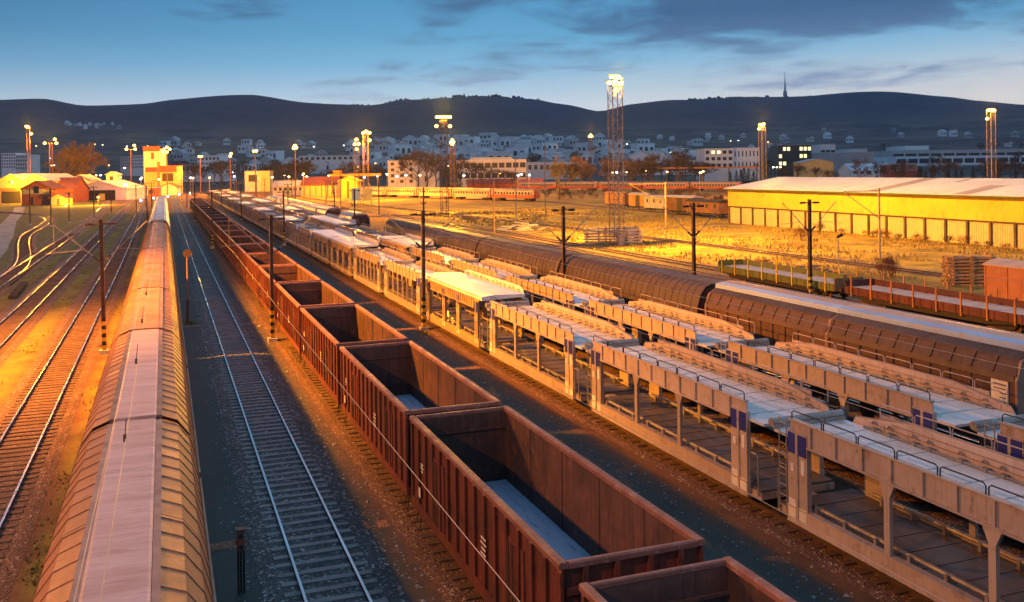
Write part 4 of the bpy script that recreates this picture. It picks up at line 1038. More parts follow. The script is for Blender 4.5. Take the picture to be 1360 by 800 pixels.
# ------------------------------------------------------------------ floodlight masts
def lamp_light(p, power, col=SODIUM, r=.35, aim=None):
    l = bpy.data.lights.new('flood_lamp', 'SPOT' if aim else 'POINT'); l.energy = power; l.color = col; l.shadow_soft_size = r
    o = bpy.data.objects.new('flood_lamp', l); C.objects.link(o); o.location = p
    if aim: l.spot_size = R(150); l.spot_blend = .6; o.rotation_euler = Vector(aim).to_track_quat('-Z', 'Y').to_euler()
    return o
def heads(t, spots, m, size=.55):
    for x, z in spots:
        mb = MB(); mb.extrude([(x - size * .6, z + .12), (x + size * .6, z + .12), (x + size * .45, z + .34), (x - size * .45, z + .34)], -.25, .35); h = mb.build('floodlight', M['blackp'], t)
        mb = MB(); mb.ball((x, -.08, z), size * .56, 12, 7, .85); mb.build('lamp', m, h)
def lattice(label, p, h, w, spots, power, m='lamp_s', col=SODIUM, size=.55, group='lattice floodlight masts', mk='iron', aim=None):
    t = thing('floodlight_mast', label, 'floodlight mast', (p[0], p[1], 0), group=group); mb = MB(); n = max(6, int(h / 1.5)); c = w / 2
    for sx_ in (-1, 1):
        for sy_ in (-1, 1): mb.box(sx_ * c - .055, sx_ * c + .055, sy_ * c - .055, sy_ * c + .055, 0, h)
    for k in range(n):
        z0, z1 = h * k / n, h * (k + 1) / n; s = 1 if k % 2 else -1
        for q in (-1, 1):
            mb.tube([(-c * s, q * c, z0), (c * s, q * c, z1)], .035, 4, cap=False); mb.tube([(q * c, -c * s, z0), (q * c, c * s, z1)], .035, 4, cap=False)
            mb.tube([(-c, q * c, z1), (c, q * c, z1)], .025, 4, cap=False)
    mb.build('lattice', M[mk], t)
    pw = min(.85, max(abs(x) for x, z in spots) + .3)
    mb = MB(); mb.box(-pw, pw, -.6, .6, h - .04, h + .04)
    for x in (-pw, pw): mb.tube([(x, -.7, h), (x, -.7, h + 1)], .03, 5)
    mb.tube([(-pw, -.7, h + 1), (pw, -.7, h + 1)], .03, 5); mb.build('platform', M['iron'], t)
    heads(t, [(x, h + z) for x, z in spots], M[m], size)
    if power: lamp_light((p[0], p[1] - .1, h + 3.6), power, col, aim=aim)
    return t
def column(label, p, h, spots, power, twin=False, group='steel floodlight columns', size=.5):
    t = thing('floodlight_column', label, 'floodlight column', (p[0], p[1], 0), group=group)
    for x in ((-.55, .55) if twin else (0,)):
        mb = MB(); mb.tube([(x, 0, 0), (x, 0, h)], .28, 8, .17); mb.build('mast', M['wood_r'], t)
    pw = max(max(abs(x) for x, z in spots), .4) + .2
    mb = MB(); mb.box(-pw, pw, -.1, .1, h - .1, h + .02); mb.build('crossbar', M['iron'], t)
    heads(t, [(x, h + z) for x, z in spots], M['lamp_s'], size)
    if power: lamp_light((p[0], p[1] - .1, h + 1.6), power)
    return t
K = 1000.0
lattice('tall lattice floodlight mast standing by the timber stacks', (59.7, 119.2), 22.3, 1.5, ((-.9, .5), (0, .7), (.9, .5), (-.5, 1.3), (.5, 1.3)), 330 * K, 'lamp_y', AMBER, .6, mk='galv', aim=(.5, 0, -1))
p = (63.5, 219); lattice('lattice mast with a wide row of blazing lamps left of the white office', p, at(587, 160, Y=219).z, 1.5, ((-1.6, .8), (-.8, .8), (0, .8), (.8, .8), (1.6, .8), (-1.8, -1.4), (1.6, -1.4)), 210 * K, col=AMBER, size=.8)
p, h = mast_at(601, 190, 372); lattice('shorter lattice mast with one lamp cluster beside the blazing one', p, h, 1.6, ((-.5, .3), (.5, .3), (0, -.5), (0, 1.1)), 130 * K, size=1.1)
p, h = mast_at(474, 192, 345); lattice('lattice mast with stacked lamps left of its taller twin', p, h, 1.7, ((-.7, 0), (.7, .2), (0, 1.8), (0, -1.8)), 200 * K, size=1.1)
p, h = mast_at(486, 178, 352); lattice('tall lattice mast with three lamps right of the stacked one', p, h, 1.8, ((-.9, .3), (1.5, .4), (1.5, -2.4), (.2, .9)), 130 * K, size=1.1)
p, h = mast_at(785, 182, 500); lattice('distant lattice mast with one lamp beyond the yellow lit tree', p, h, 1.6, ((-.7, .2), (.7, .2), (0, 1.0)), 110 * K, size=1.25)
p = at(1012, 168, Z=24); lattice('lattice mast rising behind the left end of the warehouse', p, 24, 1.7, ((-.8, .6), (.6, .8), (-1.2, -.8), (.1, .2)), 130 * K, size=.95, mk='galv')
p = at(1316, 149, Z=26); lattice('lattice mast rising behind the right part of the warehouse', p, 26, 1.7, ((-1.2, .5), (-.4, .6), (.4, .6), (1.2, .5), (-1.6, -2.0)), 150 * K, size=.9, mk='galv')
for px, py, d, sp, pw, tw, lab in ((38, 170, 410, ((-.6, .6), (1.2, -2.6), (0, .4)), 190, True, 'twin column with one lamp above the other at far left'), (68, 190, 412, ((-2.4, -.1), (2.2, -.1), (1.6, 1.6)), 220, True, 'twin column with two side lamps right of the far left one'),
        (174, 198, 428, ((-1.8, -.1), (1.9, -.1), (1.5, 1.6)), 110, False, 'column with lamps left of the light tower'), (222, 200, 440, ((-1.2, .6), (1.2, .6), (0, -.8), (0, 1.5), (-1.8, -.7)), 20, False, 'column with a lamp bunch in front of the light tower'),
        (266, 208, 480, ((-.4, 0), (.7, 0)), 80, False, 'single lamp column right of the light tower'), (306, 206, 460, ((0, -.6), (.4, .7)), 80, False, 'single lamp column before the grey halls'),
        (339, 201, 430, ((-.6, 0), (.6, .1)), 90, False, 'single lamp column near the small cream house'), (392, 197, 330, ((-.3, 0), (.4, .2), (0, .8)), 150, False, 'column with one big lamp at the far end of the carriers')):
    p, h = mast_at(px, py, d); column(lab, p, h, sp, pw * K, tw, size=1.15)
# the yard's own masts outside the frame on the left, which light the foreground
lattice('yard floodlight mast standing outside the left edge of the picture', (-31, 62), 23.6, 1.5, ((-.8, .5), (0, .5), (.8, .5)), 80 * K, col=SODIUM)
sp_ = bpy.data.lights.new('flood_lamp', 'SPOT'); sp_.energy = 400 * K; sp_.color = SODIUM; sp_.spot_size = R(80); sp_.spot_blend = 0.9; sp_.shadow_soft_size = .35
so_ = bpy.data.objects.new('flood_lamp', sp_); C.objects.link(so_); so_.location = (-30.9, 61.0, 26.4); so_.rotation_euler = (Vector((6, 63, 0)) - so_.location).to_track_quat('-Z', 'Y').to_euler()
lattice('yard floodlight mast standing outside the left edge near the bridge', (-33, 4), 25.5, 1.5, ((-.8, .5), (0, .5), (.8, .5)), 34 * K, col=(1.0, .40, .10))

# ------------------------------------------------------------------ warehouse
def warehouse():
    X0, YA, YB, ze, zl = 101.0, 154.3, 55.0, 6.45, 3.25
    t = thing('warehouse', 'long yellow warehouse with pale roof and cream lower panels', 'warehouse', (X0, (YA + YB) / 2, 0)); y = (YA - YB) / 2; dpt = 24.0
    mb = MB(); mb.box(.12, dpt, -y, y, 0, zl - .02); mb.build('lower_wall', M['wp'], t)
    mb = MB(); mb.box(-.02, dpt + .02, -y - .02, y + .02, zl, ze); mb.build('upper_wall', M['wy'], t)
    k = 0; yy = y - .2
    n = int(2 * y / 3.78)
    for k in range(n + 1):
        yy = y - .35 - k * 3.78
        mb = MB(); mb.box(-.12, .1, yy - .16, yy + .16, 0, zl - .02); mb.build('column', M['col'], t)
        mb = MB()
        for j in range(1, 9): q = yy - .16 - j * 3.46 / 9; mb.box(.07, .119, q - .07, q + .07, .1, zl - .25)
        mb.build('corrugated_panel', M['wp'], t)
    mb = MB(); mb.box(-.08, .1, -y, y, zl - .2, zl - .03); mb.build('lintel', M['col'], t)
    zr = 8.45; mb = MB(); mb.extrude([(-.7, ze + .02), (-.7, ze + .14), (dpt / 2, zr + .12), (dpt + .7, ze + .14), (dpt + .7, ze + .02), (dpt / 2, zr)], -y - .6, y + .6); rf = mb.build('roof', M['wroof'], t)
    mb = MB(); r = random.Random(4); sl_ = (zr - ze) / (dpt / 2 + .7)
    def patch(a, b, c, d): 
        zz = lambda x: ze + .146 + (x + .7) * sl_
        mb.quad((a, c, zz(a)), (b, c + (b - a) * .0, zz(b)), (b, d, zz(b)), (a, d, zz(a)))
    patch(7.5, 12.0, -y + 2, -9.5); patch(-.4, 11.8, 9.5, 12.2); patch(-.4, 6.5, -8, -5.2); patch(8.5, 11, 2.5, 3.3); patch(-.4, 6, -20, -17)
    mb.build('roof_patch', M['wroof2'], rf)
    mb = MB(); mb.extrude([(-.86, ze - .12), (-.7, ze - .12), (-.7, ze + .1), (-.86, ze + .1)], -y - .6, y + .6); mb.build('gutter', M['gutter'], t)
    for px in (24, 30): pass
    mb = MB(); mb.box(.5, dpt - .5, y + .02, y + .06, .2, 3.0); mb.build('end_panel', M['wp'], t)
warehouse()

# ------------------------------------------------------------------ timber stacks
sl_m = MB(); sl_m.box(-1.25, 1.25, -.13, .13, 0, .19); proto = sl_m.build('timber_sleeper', M['timber'], bevel=.015)
sl_c = MB(); sl_c.extrude([(-.15, 0), (.15, 0), (.11, .2), (-.11, .2)], -1.25, 1.25, 'x'); protoc = sl_c.build('concrete_sleeper', M['concrete_s'])
first = {'t': True, 'c': True}
def stack(src, key, base, cols, layers, per, rz, label, group, gap=.22, jit=.05, w=2.7):
    r = random.Random(int(base[0] * 7)); cs, sn = math.cos(rz), math.sin(rz)
    for c in range(cols):
        for l in range(layers):
            for k in range(per):
                lx, ly = c * w + r.gauss(0, jit), (k - (per - 1) / 2) * .5 + r.gauss(0, jit * .6)
                if first[key]: o = src; first[key] = False
                else: o = src.copy(); C.objects.link(o)
                o.location = (base[0] + lx * cs - ly * sn, base[1] + lx * sn + ly * cs, l * (.19 + gap * .5)); o.rotation_euler = (0, 0, rz + r.gauss(0, .03))
                tag(o, label, 'sleeper', group)
        for l in range(layers):
            for e in (-.8, .8):
                lx, ly = c * w + e, 0; mbx = None
                o = spacer.copy(); C.objects.link(o); o.location = (base[0] + lx * cs, base[1] + lx * sn, l * (.19 + gap * .5) + .19); o.rotation_euler = (0, 0, rz); o.scale = (1, per * .5 / 1.5, gap * .5 / .11)
                tag(o, 'thin timber spacer between the layers of ' + group, 'spacer', 'spacers in ' + group)
sp = MB(); sp.box(-.06, .06, -.8, .8, 0, .109); spacer = sp.build('timber_spacer', M['timber'])
spacer.location = (58.9, 83.2, 0); tag(spacer, 'loose timber batten lying beside the timber heaps', 'spacer')
g = at(1276, 384, Z=0); stack(proto, 't', (66.0, 64.6), 2, 9, 3, -.34, 'weathered timber sleeper in the tall twin stack near the boxcar', 'the tall twin timber stack', .22, .08, 1.75)
stack(protoc, 'c', (58.0, 123.5), 3, 6, 3, -.36, 'pale concrete sleeper in the layered stack left of the tall mast', 'the layered concrete stack', .42, .09, 2.65)
stack(protoc, 'c', (61.2, 117.4), 1, 6, 3, -.3, 'concrete sleeper in the stack round the tall mast foot', 'the stack at the mast foot', .42, .1, 2.6)
def heap(center, n, spread, label, group, key, src, zr=1.0):
    r = random.Random(int(center[0] * 3 + center[1]))
    for k in range(n):
        o = src.copy(); C.objects.link(o)
        d = min(1, abs(r.gauss(0, .5))); a = r.uniform(0, 6.28)
        o.location = (center[0] + spread[0] * d * math.cos(a), center[1] + spread[1] * d * math.sin(a), .02 + zr * (1 - d) * r.random())
        o.rotation_euler = (r.gauss(0, .06), r.gauss(0, .1), -.4 + r.gauss(0, .35)); tag(o, label, 'sleeper', group)
heap((59.8, 157), 34, (4.6, 4.0), 'old concrete sleeper in the low heap beside the yellow pole', 'low sleeper heap in the field', 'c', protoc, 1.3)
heap((58.6, 84.5), 20, (2.6, 2.6), 'old timber sleeper in the left heap behind the green flat wagon', 'left heap behind the green wagon', 't', proto, .7)
heap((59.6, 77.2), 24, (2.8, 3.0), 'old timber sleeper in the right heap behind the green flat wagon', 'right heap behind the green wagon', 't', proto, .8)
g = at(621, 292, Z=0); heap((g.x, g.y), 12, (2.2, 1.6), 'dark sleeper in the small far heap left of the yellow pole', 'small far heap', 't', proto, .8)
mb = MB(); mb.tube([(0, 0, 0), (0, 0, 1.5)], .45, 14); mb.tube([(0, 0, .5), (0, 0, .53)], .465, 14); mb.tube([(0, 0, 1.0), (0, 0, 1.03)], .465, 14); mb.tube([(0, 0, 1.47), (0, 0, 1.51)], .465, 14)
o = mb.build('steel_drum', M['wood_g'], loc=(59.3, 117.0, 0)); tag(o, 'grey steel drum standing against the mast foot stack', 'drum')
t = thing('buffer_trough', 'dark ribbed cable trough lying between the left tracks', 'trough', (-12.9, 98.5, 0), .05); mb = MB(); mb.box(-.3, .3, -6, 6, 0, .22)
for k in range(14): mb.box(-.34, .34, -5.8 + k * .9, -5.5 + k * .9, .2, .3)
mb.build('body', M['black'], t)
# billboard-like blue and white sheets by the far tracks
for px, py, lab, m_ in ((473, 273, 'pale blue board on posts beyond the tarpaulin wagons', 'blue_strip'), (488, 273, 'narrow yellow lit cabin wall beside the pale blue board', 'plaster_y')):
    g = at(px, py, Z=0); t = thing('trackside_board', lab, 'board', (g.x, g.y, 0), R(-20)); mb = MB(); mb.box(-1.5, 1.5, -.06, .06, 1.5, 5.5); mb.build('panel', M[m_], t)
    mb = MB(); mb.box(-1.4, -1.25, -.05, .05, 0, 1.5); mb.box(1.25, 1.4, -.05, .05, 0, 1.5); mb.build('legs', M['iron'], t)

# ------------------------------------------------------------------ buildings
def img_rect(px0, px1, yt, yb, d):
    # world centre, width, base and top heights of something seen at depth d
    a, b = atd(px0, 0, d), atd(px1, 0, d); c = (px0 + px1) / 2 - PX
    zt = CH + (PY - ROLL * c - yt) / F * d; zb = CH + (PY - ROLL * c - yb) / F * d
    return (a + b) / 2, (b - a).length, zb, zt
def windows(t, name, m, xs, zs, w, h, y, frame=None, lit=(), off=.03):
    r = random.Random(len(xs) * 31 + int(h * 10))
    for i, x in enumerate(xs):
        for j, z in enumerate(zs):
            mb = MB(); mb.box(x - w / 2, x + w / 2, y - off, y + .02, z, z + h)
            mb.build(name, M['win_lit'] if (i, j) in lit else m, t)
def block(name, label, px0, px1, yt, yb, d, depth, wall, roofm, roof='flat', nx=0, nz=0, lit=(), wr=.55, cat='building', rz=0.0, win='glass', base0=None, group=None, hr=None):
    c, w, zb, zt = img_rect(px0, px1, yt, yb, d); dx, dy = math.sin(YAW), math.cos(YAW); base = terrain(c.x, c.y) - .3
    if base0 is not None: base = base0
    t = thing(name, label, cat, (c.x + dx * depth / 2, c.y + dy * depth / 2, base), -YAW + rz, group); h = zt - base
    x = w / 2; y = depth / 2
    if roof == 'flat':
        mb = MB(); mb.box(-x, x, -y, y, 0, h); mb.build('wall', M[wall], t)
        mb = MB(); mb.box(-x - .2, x + .2, -y - .2, y + .2, h, h + .35); mb.build('roof', M[roofm], t); he = h
    else:
        hr = hr or min(h * .4, w * .28, depth * .4); he = h - hr
        if roof == 'gable_x':      # ridge along local x, eave towards the viewer
            mb = MB(); mb.extrude([(-y, 0), (y, 0), (y, he), (0, h - .2), (-y, he)], -x, x, 'x'); mb.build('wall', M[wall], t)
            mb = MB(); mb.extrude([(-y - .6, he - .2), (-y - .6, he + .05), (0, h), (y + .6, he + .05), (y + .6, he - .2), (0, h - .25)], -x - .5, x + .5, 'x'); mb.build('roof', M[roofm], t)
        else:                      # gable towards the viewer
            mb = MB(); mb.extrude([(-x, 0), (x, 0), (x, he), (0, h - .2), (-x, he)], -y, y); mb.build('wall', M[wall], t)
            mb = MB(); mb.extrude([(-x - .6, he - .2), (-x - .6, he + .05), (0, h), (x + .6, he + .05), (x + .6, he - .2), (0, h - .25)], -y - .5, y + .5); mb.build('roof', M[roofm], t)
    vis0 = max(0.3, zb - base)
    if nx:
        ww = w / nx; hh = (he - vis0) / max(1, nz)
        windows(t, 'window', M[win], [-x + ww * (i + .5) for i in range(nx)], [vis0 + hh * (j + .25) for j in range(nz)], ww * wr, hh * .5, -y, lit=lit)
    t['_y'] = y; t['_h'] = h; t['_he'] = he; t['_x'] = x
    return t
def sub(t, name, m, x0, x1, z0, z1, out=.05):
    mb = MB(); y = t['_y']; mb.box(x0, x1, -y - out, -y + .05, z0, z1); return mb.build(name, M[m], t)
# coaling and light tower group
t = block('tower_house', 'white and yellow tower house with brown bands and upper window', 191, 212, 198, 258, 470, 9, 'plaster_w', 'tile', 'flat', base0=0)
x, h = t['_x'], t['_h']; sub(t, 'lower_wall', 'plaster_y', -x * .85, x, 0.1, h * .50, .08); sub(t, 'band', 'tile', -x * .8, x * 1.0, h * .5, h * .6, .12); sub(t, 'window', 'tile', -x * .05, x * .3, h * .78, h * .92, .1)
sub(t, 'crown', 'tile', -x * 1.08, x * 1.08, h * .95, h * 1.06, .3); sub(t, 'corner_shaft', 'wood_o', x * .75, x * 1.1, .1, h * .72, .5)
t = block('yellow_house', 'yellow house with brown roof and wide dark window beside the tower house', 212, 234, 221, 258, 462, 9, 'plaster_y', 'tile', 'flat', base0=0)
x, h = t['_x'], t['_h']; sub(t, 'roof_band', 'tile', -x * 1.06, x * 1.06, h * .80, h * 1.02, .3); sub(t, 'window', 'interior', -x * .7, x * .65, h * .48, h * .76, .1); sub(t, 'lower_wall', 'plaster_w', -x * .95, x * .1, .05, h * .33, .5)
block('porch', 'small gabled porch at the foot of the yellow house', 212, 235, 243, 258, 455, 5, 'plaster_w', 'tile', 'gable_y', base0=0)
block('shed', 'low red brown shed left of the tower house', 180, 206, 250, 262, 440, 7, 'brick', 'roof_pale', 'flat', 2, 1, base0=0)
# depot on the left
for (a, b, yt, lab) in ((-4, 32, 231, 'left yellow lit open shed with gabled front'), (30, 62, 231, 'right yellow lit open shed with gabled front')):
    t = block('open_shed', lab, a, b, yt, 262, 360, 26, 'plaster_y', 'roof_pale', 'gable_y', base0=0, group='yellow lit depot sheds'); x = t['_x']; sub(t, 'doorway', 'interior', -x * .7, x * .75, .1, t['_he'] * .55, .1); sub(t, 'lintel', 'wood_o', -x, x, t['_he'] * .56, t['_he'] * .7, .25)  # doorway is a dark panel in place of a shaded inside
    mb = MB(); mb.ball((x * .2, -t['_y'] - .8, t['_he'] * .95), .45); mb.build('wall_lamp', M['lamp_s'], t); lamp_light(tuple(t.matrix_world @ Vector((0, 0, 0))) if False else (t.location.x, t.location.y - t['_y'] - 6, t['_he'] * .9), 22 * K, AMBER)
t = block('brick_house', 'red brick house with red tiled roof and pale gable trim', 28, 67, 240, 277, 335, 11, 'brick', 'tile', 'gable_y', base0=0); x = t['_x']
sub(t, 'plaster_band', 'plaster_y', -x * .9, x * .9, t['_he'] * .68, t['_he'] * .98, .06); sub(t, 'window', 'glass', -x * .15, x * .2, t['_he'] * .72, t['_he'] * 1.15, .1); sub(t, 'door', 'interior', -x * .35, -x * .2, .1, t['_he'] * .5, .1)
block('red_roof_house', 'house with broad red hipped roof behind the brick house', 56, 96, 236, 268, 365, 14, 'brick', 'tile', 'gable_x', 3, 1, base0=0, hr=5.0)
t = block('hut', 'small yellow gabled hut right of the brick house', 66, 87, 257, 278, 330, 5, 'plaster_y', 'tile', 'gable_y', base0=0); sub(t, 'door', 'wood_r', -.25, .35, .1, t['_he'] * .85, .06)
t = block('white_house', 'white gabled house behind the open goods shed', 92, 120, 232, 262, 420, 10, 'plaster_w', 'wood_g', 'gable_y', base0=0); sub(t, 'window', 'glass', -1.2, .6, t['_he'] * .5, t['_he'] * .85, .1)
t = block('goods_shed', 'open goods shed with broad pale low roof and dark inside', 97, 166, 240, 270, 385, 24, 'plaster_w', 'roof_pale', 'gable_y', base0=0, hr=3.6); x = t['_x']
sub(t, 'dark_opening_panel', 'interior', -x * .88, x * .62, .1, t['_he'] * .92, .1); sub(t, 'lit_wall_panel', 'plaster_y', x * .0, x * .22, .1, t['_he'] * .6, .16)  # dark panel for the shaded inside, yellow one for its lamplit wall
t = block('water_tower', 'small white water tower cabin above the goods shed roof', 141, 155, 228, 262, 450, 5, 'plaster_w', 'roof_pale', 'gable_y', base0=0); sub(t, 'window', 'interior', -.9, .8, t['_he'] * .7, t['_he'] * .92, .1)
# centre
t = block('cream_house', 'small cream house with yellow lit side at the end of the yard', 325, 346, 228, 246, 520, 8, 'plaster_w', 'plaster_g', 'flat', 1, 1, base0=0); t = block('yellow_annex', 'bright yellow annex joined to the small cream house', 346, 358, 228, 244, 518, 8, 'plaster_y', 'plaster_y', 'flat', base0=0)
t = block('long_shed', 'long ochre shed with dark posts beyond the carriers', 400, 446, 235, 256, 400, 12, 'plaster_y', 'tile', 'gable_x', base0=0)
for k in range(6): x = t['_x']; sub(t, 'post', 'col', -x + (k + .5) * x / 3 - .12, -x + (k + .5) * x / 3 + .12, .1, t['_he'], .2)
block('pink_shed', 'pale pink low shed left of the long ochre one', 362, 402, 240, 255, 430, 10, 'plaster_w', 'roof_pale', 'gable_x', 6, 1, base0=0)
t = block('yellow_shed', 'bright yellow gabled shed with dark posts', 450, 474, 234, 253, 370, 10, 'wy', 'wy', 'gable_y', base0=0); sub(t, 'post', 'col', -x * .05, x * .05, .1, t['_he'], .2); sub(t, 'post', 'col', -t['_x'] * .95, -t['_x'] * .85, .1, t['_he'], .2)
block('apartment_house', 'white four storey house behind the red coaches', 515, 552, 214, 245, 520, 16, 'plaster_w', 'plaster_w', 'flat', 3, 4, base0=0, wr=.35); block('apartment_annex', 'plain white wing joined to the four storey house', 552, 580, 216, 245, 530, 18, 'plaster_w', 'plaster_w', 'flat', 1, 2, base0=0, wr=.15)
t = block('office_hall', 'long white office hall with pale blue roof strip', 606, 699, 213, 240, 560, 24, 'plaster_w', 'plaster_b', 'flat', 10, 2, base0=0, wr=.8); sub(t, 'roof_strip', 'white_roof', -t['_x'] * .6, t['_x'] * .6, t['_h'] + .36, t['_h'] + 1.8, -.5)
block('brown_shed', 'low brown roofed shed before the white office hall', 620, 720, 238, 247, 500, 10, 'brick', 'tile', 'gable_x', base0=0)
block('office_block', 'pale blue white four storey office with dark square windows', 936, 974, 198, 224, 640, 30, 'plaster_b', 'plaster_b', 'flat', 5, 3, lit=((1, 2), (2, 2)), wr=.6); block('office_wing', 'pale office wing with small windows right of the dark windowed one', 974, 1009, 197, 226, 645, 30, 'plaster_b', 'plaster_b', 'flat', 7, 2, wr=.3)
block('glass_office', 'dark glass office with lit window rows', 1034, 1078, 193, 222, 760, 25, 'glass', 'plaster_g', 'flat', 8, 3, lit=((0, 1), (1, 2), (1, 0), (2, 2), (5, 2), (6, 2), (7, 2), (5, 1), (6, 1), (0, 0)), wr=.7)
block('green_shed', 'pale greenish gabled shed behind the warehouse', 1066, 1107, 211, 228, 560, 18, 'plaster_y', 'plaster_g', 'gable_y', base0=0, hr=2.2); block('factory_hall', 'large grey factory hall behind the pale greenish shed', 1057, 1160, 203, 225, 820, 60, 'plaster_g', 'plaster_b', 'flat')
block('blue_hall', 'low pale blue hall behind the warehouse ridge', 1131, 1187, 217, 232, 600, 25, 'plaster_b', 'white_roof', 'gable_x', 6, 1); block('brown_hall', 'low brown roofed shed right of the pale blue hall', 1184, 1222, 218, 230, 560, 14, 'tile', 'tile', 'gable_x')
for a, b, yt, d, lab, m_ in ((1190, 1400, 207, 980, 'long pale blue factory with window bands', 'plaster_b'), (1185, 1420, 199, 1120, 'long tan roofed factory behind the pale blue one', 'plaster_w'), (1203, 1234, 194, 1150, 'white rooftop block on the far factory', 'plaster_b'), (1090, 1110, 192, 1000, 'small white block above the grey factory hall', 'plaster_b'), (1133, 1152, 198, 1000, 'small pale block right of the white block', 'plaster_b')):
    block('factory', lab, a, b, yt, 222, d, 60, m_, 'roof_pale', 'flat', 14 if b - a > 60 else 3, 1, wr=.85)
block('apartment_block', 'tall white apartment block at far left', 2, 21, 204, 224, 900, 25, 'plaster_b', 'plaster_b', 'flat', 6, 5); block('apartment_block', 'lower white apartment block right of the tall far left one', 21, 36, 206, 226, 900, 25, 'plaster_b', 'plaster_b', 'flat', 5, 4)
block('apartment_block', 'grey apartment block left of the tower house', 160, 176, 209, 222, 1000, 20, 'plaster_g', 'plaster_b', 'flat', 6, 4); block('apartment_block', 'grey apartment block half behind the tower house', 176, 192, 207, 224, 1000, 20, 'plaster_b', 'plaster_b', 'flat', 6, 4)
block('apartment_block', 'pale narrow tower block beyond the bare trees', 865, 882, 202, 220, 950, 20, 'plaster_b', 'plaster_b', 'flat', 3, 4)
block('hall', 'long pale flat hall in the far centre left', 236, 300, 219, 228, 800, 30, 'plaster_b', 'white_roof', 'flat', 12, 1); block('hall', 'stepped white hall above the long pale flat hall', 262, 292, 207, 222, 1000, 30, 'plaster_b', 'plaster_b', 'flat', 6, 2)
block('hall', 'long bluish hall with bright roof left of the red coaches', 397, 470, 207, 214, 1050, 30, 'plaster_b', 'white_roof', 'flat', 10, 1); block('hall', 'low pale hall left of the tall bare trees', 700, 770, 216, 228, 760, 24, 'plaster_b', 'plaster_b', 'flat', 9, 1)
block('hall', 'low bluish hall behind the tall lattice mast', 800, 930, 214, 222, 840, 24, 'plaster_b', 'plaster_b', 'flat', 14, 1)
# gantry crane
g = at(440, 262, Z=0); a, b = atd(438, 0, 390), atd(506, 0, 390); t = thing('gantry_crane', 'orange lit gantry crane beam behind the yellow gabled shed', 'crane', (a + b) / 2, -YAW); w = (b - a).length / 2
mb = MB(); mb.box(-w, w, -.5, .5, 8.6, 9.6); mb.build('beam', M['wood_o'], t)
for s in (-1, 1):
    mb = MB(); mb.tube([(s * w * .9, -2, 0), (s * w * .9, 0, 8.6)], .22, 6); mb.tube([(s * w * .9, 2, 0), (s * w * .9, 0, 8.6)], .22, 6); mb.build('leg', M['col'], t)
mb = MB(); mb.box(-w * .85, -w * .55, -.9, .9, 9.6, 11.0); mb.build('trolley', M['brick'], t)
a, b = atd(835, 0, 520), atd(1005, 0, 470); t = thing('pipe_bridge', 'long orange lit pipe bridge before the bare trees', 'pipe bridge', (a + b) / 2, math.atan2(-(b - a).x, (b - a).y) + R(90)); w = (b - a).length / 2
mb = MB(); mb.box(-w, w, -.4, .4, 9.6, 10.4); mb.build('beam', M['wood_o'], t)
for k in range(6): mb = MB(); mb.box(-w + k * w * .4 - .2, -w + k * w * .4 + .2, -.3, .3, 0, 9.6); mb.build('support', M['col'], t)

# hillside town: small houses, one prototype per kind, copied
def house_proto(wall, roofm, w, d, h, gab):
    t = thing('house', '', 'house'); mb = MB()
    if gab: mb.extrude([(-w / 2, -3), (w / 2, -3), (w / 2, h), (0, h + w * .3), (-w / 2, h)], -d / 2, d / 2)
    else: mb.box(-w / 2, w / 2, -d / 2, d / 2, -3, h)
    mb.build('wall', M[wall], t); mb = MB()
    if gab: mb.extrude([(-w / 2 - .5, h - .3), (-w / 2 - .5, h), (0, h + w * .3 + .3), (w / 2 + .5, h), (w / 2 + .5, h - .3), (0, h + w * .3)], -d / 2 - .4, d / 2 + .4)
    else: mb.box(-w / 2 - .3, w / 2 + .3, -d / 2 - .3, d / 2 + .3, h, h + .6)
    mb.build('roof', M[roofm], t)
    mb = MB()
    for k in range(3): x = -w / 2 + w * (k + .5) / 3; mb.box(x - w * .09, x + w * .09, -d / 2 - .05, -d / 2 + .1, h * .35, h * .75)
    mb.build('windows', M['glass'], t); return t
protos = [house_proto('plaster_b', 'roof_pale', 13, 11, 9, True), house_proto('plaster_w', 'tile', 12, 11, 8, True), house_proto('plaster_b', 'plaster_b', 20, 13, 13, False), house_proto('plaster_g', 'plaster_g', 15, 11, 9, True)]
seen = [False] * 4; hr_ = random.Random(21)
def house(px, d, k, s, label, group):
    p = atd(px, 0, d); z = terrain(p.x, p.y)
    if not seen[k]: o = protos[k]; seen[k] = True
    else: o = dup(protos[k])
    o.location = (p.x, p.y, z); o.rotation_euler = (0, 0, -YAW + hr_.uniform(-.7, .7)); o.scale = (s, s, s); tag(o, label, 'house', group)
for i in range(140): house(hr_.gauss(625, 68), hr_.uniform(1250, 2350), hr_.choice((0, 0, 1, 2, 2)), hr_.uniform(.9, 1.8), 'small pale house in the dense hillside town behind the white office hall', 'houses of the dense hillside town')
for i in range(60): house(hr_.uniform(720, 930), hr_.uniform(950, 2000), hr_.choice((0, 1, 2, 2, 3)), hr_.uniform(.9, 1.7), 'pale house in the town strip below the low saddle of the hills', 'houses below the saddle')
for i in range(50): house(hr_.uniform(190, 520), hr_.uniform(1000, 2200), hr_.choice((0, 1, 2, 3, 3)), hr_.uniform(.8, 1.4), 'dim grey house at the foot of the left hill behind the column lamps', 'houses at the foot of the left hill')
for i in range(16): house(hr_.gauss(125, 20), hr_.uniform(2500, 2800), hr_.choice((0, 1, 0, 3)), hr_.uniform(.55, .8), 'tiny white house in the hamlet high on the left hill', 'hamlet high on the left hill')
for i in range(22): house(hr_.uniform(850, 1060), hr_.uniform(1300, 2300), hr_.choice((0, 1, 3)), hr_.uniform(.7, 1.1), 'scattered house on the lower right slopes', 'houses on the lower right slopes')
